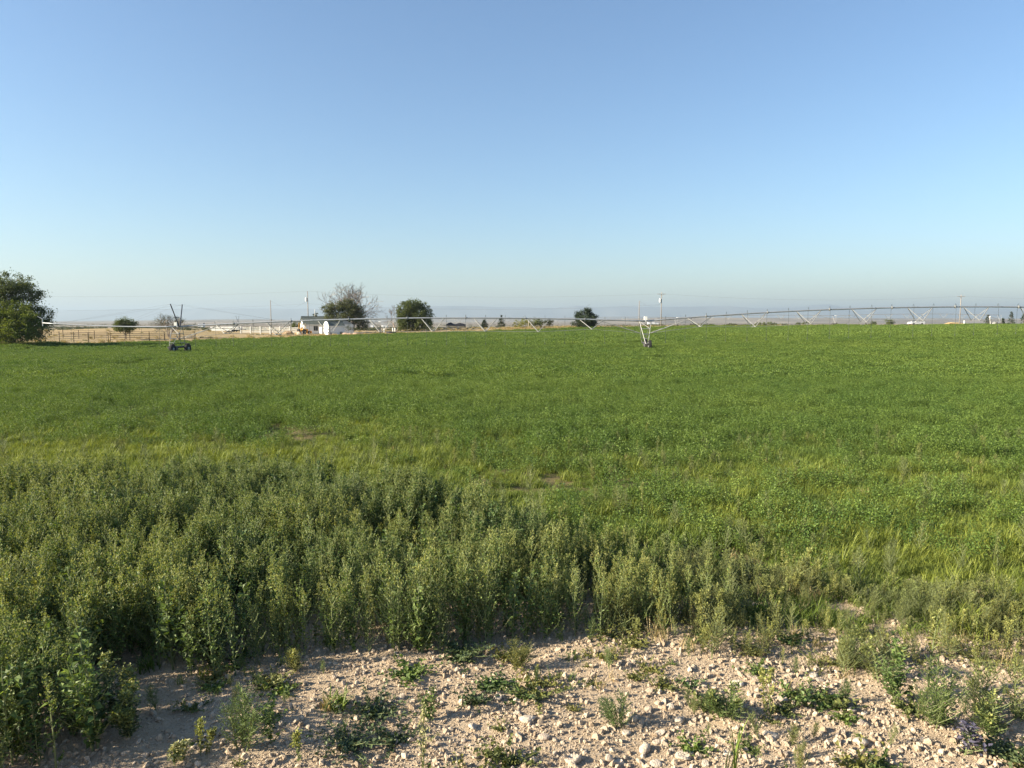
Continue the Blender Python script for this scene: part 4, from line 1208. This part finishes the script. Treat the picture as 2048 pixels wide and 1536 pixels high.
# ---- covered boat on a trailer
bx_ = xat(895, 198); bt = thing('covered_boat', (bx_, 198, zgs(bx_, 198)), 'silver boat under a sagging black tarp, on a trailer beyond the crop', 'boat', None, R(4))
hull = []
nst = 9
V_, F_ = [], []
for k in range(nst):
    t_ = k / (nst - 1); xx = -.3 + 5.1 * t_
    w_ = .95 * (1 - max(0, (.45 - t_) / .45) ** 2 * .85); kz = .62 + .38 * max(0, (.4 - t_) / .4) ** 1.6; gz_ = 1.12 + .28 * (1 - t_) ** 2 * 1.0
    V_ += [(xx, -w_, gz_), (xx, -w_ * .75, kz + .15), (xx, 0, kz), (xx, w_ * .75, kz + .15), (xx, w_, gz_)]
for k in range(nst - 1):
    for j in range(4): F_.append((k * 5 + j, k * 5 + j + 1, k * 5 + j + 6, k * 5 + j + 5))
F_.append(tuple(range(5))); F_.append(tuple((nst - 1) * 5 + j for j in range(5)))
hb = MB(); hb.poly(V_, F_); hb.build('hull', M_hull, bt)
tb = MB(); V_, F_ = [], []
hp = [1.25, 1.95, 2.1, 1.75, 1.6, 1.85, 1.95, 1.8, 1.6]
for k in range(nst):
    t_ = k / (nst - 1); xx = -.34 + 5.18 * t_; w_ = 1.0 * (1 - max(0, (.45 - t_) / .45) ** 2 * .8); gz_ = 1.16 + .28 * (1 - t_) ** 2
    V_ += [(xx, -w_, gz_ - .22), (xx, -w_ * .9, gz_ + .06), (xx, -w_ * .4, hp[k] - .05), (xx, 0, hp[k]), (xx, w_ * .4, hp[k] - .05), (xx, w_ * .9, gz_ + .06), (xx, w_, gz_ - .22)]
for k in range(nst - 1):
    for j in range(6): F_.append((k * 7 + j, k * 7 + j + 1, k * 7 + j + 8, k * 7 + j + 7))
F_.append(tuple(range(7))); F_.append(tuple((nst - 1) * 7 + j for j in range(7)))
tb.poly(V_, F_); tb.build('tarp', M_tarp, bt)
MB().prism([(4.75, .7), (5.05, .65), (5.1, 1.5), (4.85, 1.6)], 'y', -.22, .22).build('outboard_motor', M_blackm, bt)
MB().bar((-1.1, 0, .5), (4.2, 0, .5), .1).build('trailer_frame', M_galv, bt)
MB().bar((-.55, 0, .45), (-.2, 0, 1.1), .08).build('winch_post', M_galv, bt)
for sy in (-1, 1):
    wv = empty('wheel', (2.9, sy * .9, .32)); wv.parent = bt
    MB().lathe([(.18, -.1), (.3, -.11), (.32, 0), (.3, .11), (.18, .1)], (0, 0, 0), 'y', 14).build('tyre', M_tyre, wv)
    MB().lathe([(.07, -.115), (.17, -.08), (.17, .08), (.07, .115)], (0, 0, 0), 'y', 10).build('rim', M_galv, wv)
    MB().box(2.5, 3.3, sy * .9 - .14, sy * .9 + .14, .66, .7).build('mudguard', M_white, bt)

# ---- white car on the road
cx = xat(1829, 224); cz = zgs(cx, 224)
M_car = mat('white_car_paint', (.80, .80, .80), .25, 0, .03, 2, spec=.6)
car = thing('parked_car', (cx, 224, cz + .02), 'white estate car on the road beyond the crop, under the pivot', 'car', None, R(187))
prof = [(-2.3, .35), (-2.35, .75), (-2.25, 1.0), (-1.95, 1.05), (2.0, .98), (2.3, .78), (2.35, .4), (1.9, .3), (-1.9, .3)]
MB().prism([(-2.3, .38), (-2.38, .7), (-2.3, 1.02), (.95, 1.02), (2.05, .86), (2.33, .66), (2.33, .38), (2.0, .28), (-2.0, .28)], 'y', -.9, .9).build('body', M_car, car)
MB().prism([(-2.28, 1.0), (-2.02, 1.46), (-1.7, 1.56), (.0, 1.57), (.35, 1.48), (1.05, 1.0)], 'y', -.76, .76).build('roof', M_car, car)
for sy in (-1, 1):
    y_ = sy * .765
    for q in ([(-2.0, 1.08), (-1.85, 1.42), (-1.15, 1.47), (-1.1, 1.06)], [(-1.02, 1.06), (-1.05, 1.48), (-.2, 1.49), (-.15, 1.06)], [(-.07, 1.06), (-.1, 1.48), (.25, 1.45), (.85, 1.06)]):
        MB().prism(q, 'y', min(y_, y_ + sy * .012), max(y_, y_ + sy * .012)).build('side_window', M_glass, car)
    for dx in (-1.4, 1.42):
        wv = empty('wheel', (dx, sy * .8, .33)); wv.parent = car
        MB().lathe([(.2, -.11), (.31, -.12), (.33, 0), (.31, .12), (.2, .11)], (0, 0, 0), 'y', 18).build('tyre', M_tyre, wv)
        MB().lathe([(.06, -.125), (.2, -.1), (.2, .1), (.06, .125)], (0, 0, 0), 'y', 12).build('rim', M_galv, wv)
    MB().box(2.2, 2.345, sy * .65 - .17, sy * .65 + .17, .6, .74).build('headlight', M_glass, car)
    MB().box(-2.39, -2.27, sy * .72 - .12, sy * .72 + .12, .75, .98).build('tail_light', mat('red_lens', (.4, .02, .02), .3), car)
    MB().box(.6, .85, sy * .98 - .09, sy * .98 + .09, .98, 1.12).build('mirror', M_car, car)
MB().poly([(.42, -.68, 1.46), (.42, .68, 1.46), (1.08, .72, 1.02), (1.08, -.72, 1.02)], [(0, 1, 2, 3)])
ws = MB(); ws.poly([(.40, -.68, 1.49), (.40, .68, 1.49), (1.10, .72, 1.025), (1.10, -.72, 1.025), (.36, -.68, 1.45), (.36, .68, 1.45), (1.04, .72, 1.0), (1.04, -.72, 1.0)],
                   [(0, 1, 2, 3), (7, 6, 5, 4), (0, 4, 5, 1), (1, 5, 6, 2), (2, 6, 7, 3), (3, 7, 4, 0)]); ws.build('windscreen', M_glass, car)

# ---- small yard things
def post(u, D, h, r, m, label, name='marker_post', cap=False):
    x = xat(u, D); o = thing(name, (x, D, zgs(x, D)), label, 'post')
    MB().tube([(0, 0, -.2), (0, 0, h)], r, 10).build('shaft', m, o, True)
    if cap: MB().lathe([(r * 1.25, 0), (r * 1.35, .1), (r * 1.2, .3), (r * .6, .4)], (0, 0, h), 'z', 10).build('cap', m, o)
    return o
post(1925, 220, 1.05, .17, M_white, 'thick white standpipe at the far edge of the crop on the right', 'standpipe', True)
post(769, 190, 1.3, .13, M_white, 'lone white post left of the dark water trough')
post(786.5, 190, 1.45, .13, M_white, 'left one of two white posts beside the dome-shaped tree')
post(790.8, 190.5, 1.35, .13, M_white, 'right one of two white posts beside the dome-shaped tree')
post(1057, 205, 2.0, .08, M_wood, 'slim pale post at the right end of the yellow bush')
post(1062, 206, 1.7, .07, M_wood, 'second slim post right of the pale one near the yellow bush')
yx = xat(1975.5, 232); yl = thing('yard_lamp', (yx, 232, zgs(yx, 232)), 'leaning white yard lamp in front of the leftmost right-hand conifer', 'lamp')
MB().tube([(.35, 0, 0), (0, 0, 2.3)], .07, 8).build('shaft', M_white, yl)
MB().lathe([(.12, 0), (.26, .12), (.24, .4), (.1, .5)], (0, 0, 2.3), 'z', 10).build('lamp_head', M_white, yl)
xx = xat(783, 183); tr_ = thing('water_trough', (xx, 183, zgs(xx, 183)), 'low round dark water trough at the crop edge below the white posts', 'trough')
MB().lathe([(1.15, 0), (1.25, .08), (1.25, .6), (1.28, .66), (1.2, .66), (1.18, .15)], (0, 0, 0), 'z', 24).build('tank', mat('dark_galvanised_tank', (.07, .07, .08), .6, .3), tr_, True)
MB().lathe([(1.175, .5), (1.17, .52)], (0, 0, 0), 'z', 24).build('water', M_glass, tr_)

def mound(u, D, w, h, label, m, name='dirt_mound', seed=1, sub=3):
    random.seed(seed); bm = bmesh.new(); bmesh.ops.create_icosphere(bm, subdivisions=sub, radius=1)
    off = random.uniform(0, 50)
    for v_ in bm.verts:
        d = v_.co; k_ = 1 + (float(fbm(np.array([d.x * 2.1 + off]), np.array([d.y * 2.1 + d.z * 1.7 + off]), seed)[0]) - .5) * .9
        v_.co = Vector((d.x * w * k_, d.y * w * .6 * k_, d.z * h * k_))
    me = bpy.data.meshes.new(name); bm.to_mesh(me); bm.free(); me.materials.append(m)
    x = xat(u, D); o = link_mesh(name, me); o.location = (x, D, zgs(x, D) + h * .1)
    return tag(o, label, name.split('_')[-1])
mound(578, 186, 1.5, .95, 'heap of dry brush and soil left of the backhoe', mat('brush_heap', (.26, .19, .12), .95, 0, .5, 2.5, 1, 5), 'brush_heap', 3)
mound(693, 183, 1.0, .55, 'low sandy mound before the garage', M_sand, 'dirt_mound', 4)
mound(712, 182, .95, .6, 'pinkish boulder just right of the garage wall', M_sand, 'boulder', 5, 2)
mound(700, 182, 1.2, .4, 'flat sandy heap between mound and pink boulder', M_sand, 'sand_heap', 6)
mound(661, 181, .55, .75, 'small grey boulder below the rounded shed end', mat('grey_boulder', (.13, .12, .12), .9, 0, .3, 3, .6, 6), 'boulder', 7, 2)
mound(552, 184, .8, .35, 'low rubble heap before the white fence', mat('rubble', (.36, .26, .18), .9, 0, .5, 4, 1, 6), 'rubble_heap', 8)
mound(600, 190, .8, .8, 'stack of old boards and soil behind the backhoe wheels', M_wood, 'board_heap', 9, 2)
mound(1905, 230, 3.6, .75, 'mound of cured straw-coloured weeds right of the white car', mat('cured_weeds', (.42, .31, .15), .95, 0, .4, 3, 1, 8), 'weed_mound', 10)
# dead branches lying by the mound
random.seed(77)
db = thing('dead_branch', (xat(732, 182), 182, zgs(xat(732, 182), 182)), 'twisted dark fallen branch right of the pink boulder', 'branch')
mbb = MB(); mbb.tube([(-1.2, 0, .1), (-.5, 0, .55), (.3, 0, .72), (1.1, .1, .45), (1.5, .1, .05)], [.12, .1, .09, .06, .03], 6); mbb.build('limb', M_bark, db)
mbb = MB(); mbb.tube([(-1.0, .0, .3), (-1.7, 0, .35), (-2.2, 0, .1)], [.1, .07, .03], 6); mbb.build('side_limb', M_bark, db)
mbb = MB(); mbb.tube([(1.0, .1, .48), (2.0, .1, .12), (2.7, .1, .3)], [.07, .06, .03], 6); mbb.build('side_limb', M_bark, db)

# dry grass round the yard: uncountable
PR_D = [grass_tuft(800 + i, .5, .55, 60, .05, M_straw, .7) for i in range(3)] + [grass_tuft(805, .5, .4, 50, .05, M_olive, .7)]
n0 = 15000
Xs = rng.uniform(-190, 170, n0); off = rng.exponential(16, n0); Ys = field_edge(Xs) + .2 + off
u, v = project(Xs, Ys, zg(Xs, Ys))
keep = (u > -150) & (u < 2200) & (Ys < 262) & (rng.random(n0) < np.clip(2.2 * (fbm(Xs * .09, Ys * .09, 151) - .3), .1, 1)) & ~((np.abs(off - 8.5) < 3.6) & (Xs > 25))
X, Y = Xs[keep], Ys[keep]; n = len(X); s = rng.uniform(.4, 1.2, n) * np.where(X > 20, .55, .8)
ix = np.where((X < -58) & (Y < 118), 3, np.where(rng.random(n) < .85, rng.integers(0, 3, n), 3))
scatter('dry_grass', np.stack([X, Y, zg(X, Y) - .02], 1), rz3(n, .1), np.stack([s, s, s], 1), ix, rng.random(n), PR_D, 'straw-coloured dry grass around the farmyard and road', 'grass')
# sagebrush dots on the flats beyond
PR_SG = [alfalfa(850 + i, 1.1, 1.0, 26, 4, .5, .34) for i in range(2)]
for me in PR_SG: me.materials.clear(); me.materials.append(L_grey)
n0 = 5000
Ys = 275 + 1500 * rng.random(n0) ** 1.6; Xs = rng.uniform(-1, 1, n0) * (Ys * .75 + 10)
keep = rng.random(n0) < np.clip(2.4 * (fbm(Xs * .006, Ys * .004, 161) - .33), .02, 1)
X, Y = Xs[keep], Ys[keep]; n = len(X); s = rng.uniform(.5, 1.3, n)
scatter('sagebrush', np.stack([X, Y, zg(X, Y)], 1), rz3(n, .03), np.stack([s * 1.3, s * 1.3, s * .8], 1), rng.integers(0, 2, n), rng.random(n), PR_SG, 'grey sagebrush dotted over the flats beyond the farm', 'shrubs')

# far white farm buildings on the flats
def far_barn(u, D, w, h, label, m=None):
    x = xat(u, D); o = thing('far_barn', (x, D, zgs(x, D)), label, 'barn', 'small white buildings far off on the flats')
    MB().box(-w / 2, w / 2, -3, 3, 0, h).build('wall', m or M_wall, o)
    MB().prism([(-3.4, h + .01), (3.4, h + .01), (0, h + 1.8)], 'x', -w / 2 - .3, w / 2 + .3).build('roof', M_galv, o)
    MB().box(-1, 1, -3.06, -3.003, 0, h * .7).build('door', M_slate, o)
far_barn(405, 900, 6, 4, 'tiny white building on the flats right of the left tower')
far_barn(741, 900, 9, 3, 'tiny white building seen between garage and dome-shaped tree')
far_barn(770, 860, 7, 3.5, 'second tiny white building left of the dome-shaped tree')
far_barn(1301, 1500, 14, 6, 'larger white building on the flats above the middle tower')
far_barn(1310, 1520, 12, 4, 'low white building just right of the larger one')
far_barn(1990, 700, 5, 4, 'tiny white building among the right-hand conifers')

# ================================================================== SINGLE PLANTS ON THE STONY STRIP
M_bright = leafmat('bright_weed_leaf', (.10, .155, .035), (.15, .20, .05), .3)
M_dkweed = leafmat('dark_weed_leaf', (.052, .082, .034), (.085, .115, .045), .2)
M_cream_f = leafmat('cream_flower', (.42, .42, .20), (.5, .48, .25), .2)
M_purple = leafmat('purple_flower', (.10, .09, .13), (.12, .11, .15), .2)
def ground_pix(u, v):
    z = 0.0
    for _ in range(5):
        x, y = ground_at(u, v, z); z = zgs(x, y)
    return x, y, z
def part_of(mb, mi):
    o = MB(); o.v = mb.v; 
    for f, m, l in zip(mb.f, mb.mi, mb.lv):
        if m == mi: o.f.append(f); o.mi.append(0); o.lv.append(l)
    used = sorted({i for f in o.f for i in f}); mp_ = {k: j for j, k in enumerate(used)}
    o.v = [mb.v[i] for i in used]; o.f = [tuple(mp_[i] for i in f) for f in o.f]
    return o
def weed(u, v, h, kind, label, ml=None, ms=None, tint=.3, seed=1, wide=1.0, copies=1):
    x, y, z = ground_pix(u, v)
    t = thing('weed', (x, y, z - .01), label, 'weed')
    st, lf = weed_geo(seed, h, kind)
    for k in range(1, copies):                                # side shoots from the same root
        s2, l2 = weed_geo(seed + 50 * k, h * random.uniform(.55, .85), kind)
        a = random.uniform(0, 6.283); lx = math.cos(a) * .25; ly = math.sin(a) * .25
        for src, dst in ((s2, st), (l2, lf)):
            src.v = [(px + lx * (pz + .12), py + ly * (pz + .12), pz) for px, py, pz in src.v]
            n = len(dst.v); dst.v += src.v; dst.f += [tuple(i + n for i in f) for f in src.f]; dst.mi += src.mi; dst.lv += src.lv
    for m in (st, lf): m.v = [(px * wide, py * wide, pz) for px, py, pz in m.v]
    st.build('stem', M_weed_stem, t, fix=False)
    lo_ = tag(part_of(lf, 0).build('leaves', ml or M_weed, t, fix=False), kind='stuff'); lo_['tint'] = tint
    sd_ = part_of(lf, 1)
    if sd_.f:
        so = tag(sd_.build('flower_heads' if kind == 'flower' else 'seed_heads', ms or M_weed_seed, t, fix=False), kind='stuff'); so['tint'] = tint
    return t
WEEDS = [
 (45, 1490, .62, 'lamb', 'grey-green bushy weed filling the lower left corner behind the round-leaved stalk', M_weed, None, .4, 1.2, 4),
 (140, 1470, .50, 'kochia', 'fine-leaved bush at the left foot of the tallest leafy weed', M_weed, None, .5, 1.4, 4),
 (230, 1440, .55, 'lamb', 'bushy dark weed behind the right side of the tallest leafy weed', M_dkweed, None, .6, 1.3, 4),
 (1990, 1470, .34, 'kochia', 'fine-leaved grey bush above the lower right corner', M_weed, None, .5, 1.5, 4),
 (1760, 1365, .40, 'kochia', 'olive bush between olive weeds and round-leaved weed at right', M_olive, None, .4, 1.4, 4),
 (195, 1500, 1.02, 'broad', 'tallest leafy weed at lower left, stem rising out of a bushy base', None, None, .45, 1.0, 4),
 (108, 1545, .72, 'stalk', 'thin upright weed with round leaves at the lower left corner', M_bright, None, .2, 1.0, 1),
 (22, 1530, .80, 'broad', 'broad-leaved weed cut by the left border', M_weed, None, .5, 1.0, 2),
 (60, 1425, .85, 'lamb', 'grey-green weed between the left border and the tallest leafy weed', None, None, .3, 1.1, 2),
 (150, 1405, .80, 'kochia', 'narrow-leaved weed right behind the tallest leafy weed', M_olive, None, .3, 1.0, 2),
 (265, 1470, .38, 'lamb', 'dark low weed in the shadow right of the tallest leafy weed', M_dkweed, None, .2, 1.4, 3),
 (488, 1500, .48, 'feather', 'round feathery bush on the gravel, left of the spreading dark weed', M_weed, None, .5, 1.3, 4),
 (540, 1490, .36, 'broad', 'broad-leaved sprig growing out of the right side of the feathery bush', M_weed, None, .5, 1.0, 1),
 (400, 1512, .30, 'stalk', 'seedy sprig left of the feathery bush', M_olive, None, .6, 1.0, 2),
 (597, 1522, .22, 'stalk', 'small single seed stalk between feathery bush and spreading weed', M_weed, None, .8, 1.0, 1),
 (350, 1530, .16, 'flower', 'tiny yellow-green flowering weed at the bottom, left of the feathery bush', M_bright, M_cream_f, .4, 1.5, 2),
 (700, 1492, .42, 'low', 'spreading dark weed flat on the gravel, its front half', M_dkweed, None, .4, 1.0, 2),
 (745, 1432, .36, 'low', 'spreading dark weed flat on the gravel, its back half', M_dkweed, None, .6, 1.0, 2),
 (790, 1485, .28, 'low', 'small dark weed at the right end of the spreading weed', M_dkweed, None, .3, 1.0, 1),
 (862, 1442, .30, 'broad', 'leafy knee-high weed right of the spreading dark weed', M_weed, None, .4, 1.0, 2),
 (845, 1552, .52, 'flower', 'pale cream flowering stalk at the bottom, left of centre', M_olive, M_cream_f, .5, .8, 1),
 (985, 1374, .22, 'low', 'little dark green bush standing alone on the gravel left of centre', M_weed, None, .1, 1.0, 3),
 (820, 1352, .26, 'low', 'low green patch of weed before the dark bushy weed stand', M_bright, None, .1, 1.2, 2),
 (1030, 1335, .28, 'feather', 'yellowish clump just below the weed stand at centre', M_olive, None, .8, 1.5, 4),
 (1075, 1398, .40, 'low', 'thin sprawling weed on the gravel at centre', M_olive, None, .2, 1.0, 1),
 (950, 1405, .26, 'low', 'thin dark weed left of the sprawling one at centre', M_dkweed, None, .4, 1.0, 1),
 (1240, 1455, .30, 'feather', 'loose upright weed among the stones right of centre', M_weed, None, .3, 1.5, 3),
 (1455, 1432, .28, 'kochia', 'dense low weed left of the thin yellowish stalk', M_weed, None, .2, 1.7, 5),
 (1543, 1442, .44, 'stalk', 'thin yellowish stalk with sparse leaves, right of the dense low weed', M_olive, None, .9, 1.0, 2),
 (1640, 1408, .26, 'low', 'low leafy weed right of the thin yellowish stalk', M_weed, None, .4, 1.0, 2),
 (1585, 1490, .16, 'feather', 'small wispy sprig near the bottom, below the yellowish stalk', M_olive, None, .4, 1.2, 1),
 (1385, 1500, .18, 'low', 'tiny flat sprig below the dense low weed', M_bright, None, .3, 1.0, 1),
 (1795, 1405, .58, 'broad', 'round-leaved weed at the left side of the bright green bush', M_weed, None, .3, 1.0, 3),
 (1865, 1450, .56, 'feather', 'bright green feathery bush at lower right', M_bright, None, .4, 1.3, 4),
 (1855, 1390, .80, 'stalk', 'tall seed stalk rising behind the bright green bush', M_olive, None, .7, 1.0, 1),
 (1965, 1425, .46, 'kochia', 'upright olive weed right of the bright green bush', M_olive, None, .4, 1.1, 3),
 (2035, 1440, .50, 'kochia', 'olive weed cut by the right border', M_olive, None, .6, 1.1, 2),
 (1930, 1512, .22, 'flower', 'small weed with purple flowers at the lower right', M_dkweed, M_purple, .4, 2.4, 1),
 (2012, 1515, .30, 'low', 'grey-green spreading weed in the lower right corner', M_dkweed, M_purple, .8, 1.0, 3),
 (1690, 1440, .14, 'low', 'flat sprig beside the two pale stones at lower right', M_bright, None, .5, 1.0, 1),
 (430, 1338, .52, 'broad', 'dark bushy weed jutting out of the weed stand at left', M_dkweed, None, .6, 1.2, 4),
 (850, 1305, .62, 'broad', 'lighter leafy weed jutting out of the weed stand near centre', M_weed, None, .5, 1.1, 4),
 (925, 1318, .32, 'low', 'dark low weed at the foot of the lighter leafy weed', M_dkweed, None, .5, 1.2, 3),
 (1700, 1335, .42, 'kochia', 'grey-green weed at the front of the olive weeds on the right', M_weed, None, .5, 1.2, 3),
 (590, 1345, .22, 'kochia', 'thin yellowish weed on bare soil right of the dark bushy weed', M_olive, None, .9, 1.3, 3),
 (560, 1385, .16, 'low', 'flat green sprig on bare soil above the feathery bush', M_bright, None, .4, 1.2, 1),
]
random.seed(5)
for i, (u_, v_, h_w, kd, lb, ml_, ms_, tn, wd, cp) in enumerate(WEEDS):
    weed(u_, v_, h_w, kd, lb, ml_, ms_, tn, 1000 + i, wd, cp)
def tuft(u, v, me, label):
    x, y, z = ground_pix(u, v)
    o = link_mesh('grass_tuft', me, None, (x, y, z - .005)); o['tint'] = .25
    return tag(o, label, 'grass')
tuft(672, 1415, grass_tuft(1201, .09, .17, 55, .012, M_grass, 1.0), 'broad-bladed grass tuft left of the spreading dark weed')
tuft(1462, 1548, grass_tuft(1202, .05, .42, 9, .016, M_grass, .35), 'few tall grass blades at the bottom, right of centre')
tuft(300, 1340, grass_tuft(1203, .10, .20, 50, .010, M_grass, .9), 'small grass tuft at the foot of the left weed stand')
tuft(655, 1418, grass_tuft(1204, .06, .13, 30, .008, M_straw, 1.0), 'short straw-coloured tuft left of the broad-bladed tuft')

# ---- single stones
STONES = [
 (671, 1357, 18, .8, .0, 'egg-shaped brown stone standing on bare soil, right of the thin yellowish weed'),
 (1061, 1440, 46, .35, .7, 'long flat pale stone right of the leafy knee-high weed'),
 (1034, 1428, 16, .6, .6, 'small pale stone at the left tip of the long flat stone'),
 (996, 1397, 26, .6, .9, 'pale stone below the little dark green bush'),
 (947, 1456, 26, .5, 1.0, 'whitish stone left of the long flat stone'),
 (928, 1483, 16, .7, .1, 'small brown stone below the whitish stone'),
 (1087, 1477, 26, .6, .2, 'grey-brown stone below the long flat stone'),
 (1145, 1522, 40, .55, .5, 'big slab-like stone at the bottom near centre'),
 (991, 1520, 18, .9, -.4, 'upright dark grey stone at the bottom left of centre'),
 (1036, 1520, 30, .5, .9, 'broad whitish stone between dark grey stone and slab'),
 (1068, 1512, 22, .5, .7, 'pale stone touching the broad whitish one'),
 (1217, 1521, 26, .7, .6, 'rounded beige stone right of the big slab'),
 (1238, 1527, 24, .7, .9, 'whitish rounded stone beside the rounded beige stone'),
 (1251, 1468, 20, .6, .9, 'pale stone at the foot of the loose upright weed'),
 (1288, 1502, 34, .7, .5, 'tall beige stone right of the loose upright weed'),
 (1297, 1422, 22, .8, .0, 'brown stone behind the loose upright weed'),
 (1523, 1336, 30, .5, 1.1, 'white flat stone in front of the olive weeds'),
 (1472, 1372, 32, .6, 1.0, 'white angular stone above the dense low weed'),
 (1506, 1357, 24, .5, .1, 'brownish stone between the two white stones'),
 (1342, 1418, 26, .7, .6, 'round beige stone left of the dense low weed'),
 (1358, 1444, 24, .6, .9, 'pale stone just below the round beige stone'),
 (1320, 1469, 26, .6, 1.0, 'whitish stone lower left of the dense low weed'),
 (1313, 1486, 24, .7, .2, 'brown stone just below that whitish stone'),
 (1373, 1515, 44, .45, .6, 'wide pale clod of soil at the bottom right of centre'),
 (1410, 1530, 24, .6, .9, 'pale stone at the bottom beside the tall grass blades'),
 (1312, 1530, 24, .6, .8, 'pale stone at the bottom edge left of the wide clod'),
 (1541, 1472, 36, .4, .8, 'flat pale stone below the thin yellowish stalk'),
 (1566, 1402, 24, .7, .5, 'beige stone behind the thin yellowish stalk'),
 (1705, 1424, 26, .6, 1.0, 'left one of two touching white stones at lower right'),
 (1727, 1428, 20, .6, 1.0, 'right one of two touching white stones at lower right'),
 (1724, 1448, 26, .6, .1, 'brown rounded stone just below the two white stones'),
 (1718, 1489, 38, .5, .6, 'large smooth beige stone left of the purple-flowered weed'),
 (1803, 1503, 20, .6, -.5, 'dark blue-grey stone below the bright green bush'),
 (1667, 1522, 18, .8, .5, 'small round stone at the bottom left of the large smooth one'),
 (1626, 1352, 22, .5, 1.0, 'whitish stone at the foot of the olive weeds'),
 (1640, 1362, 18, .5, .3, 'small brown stone beside the whitish one under the olive weeds'),
 (570, 1290, 18, .5, 1.1, 'white stone at the foot of the left weed stand'),
 (70, 1420, 22, .5, -.1, 'grey stone half hidden under the weeds at the left'),
]
for i, (u_, v_, w_, fl_, tn, lb) in enumerate(STONES):
    x, y, z = ground_pix(u_, v_)
    size = w_ / FPX * (y * .996 + CAM_H * .088) * .95
    me = stone_mesh(1300 + i, 2, fl_, .1); me.materials.append(M_stone)
    me.polygons.foreach_set('use_smooth', [i % 3 != 0] * len(me.polygons))
    o = link_mesh('stone', me, None, (x, y, z + size * fl_ * .22)); o.scale = (size, size, size)
    o.rotation_euler = (random.uniform(-.2, .2), random.uniform(-.2, .2), random.uniform(-.5, .5)); o['tint'] = tn
    tag(o, lb, 'stone', 'stones lying on the gravel')
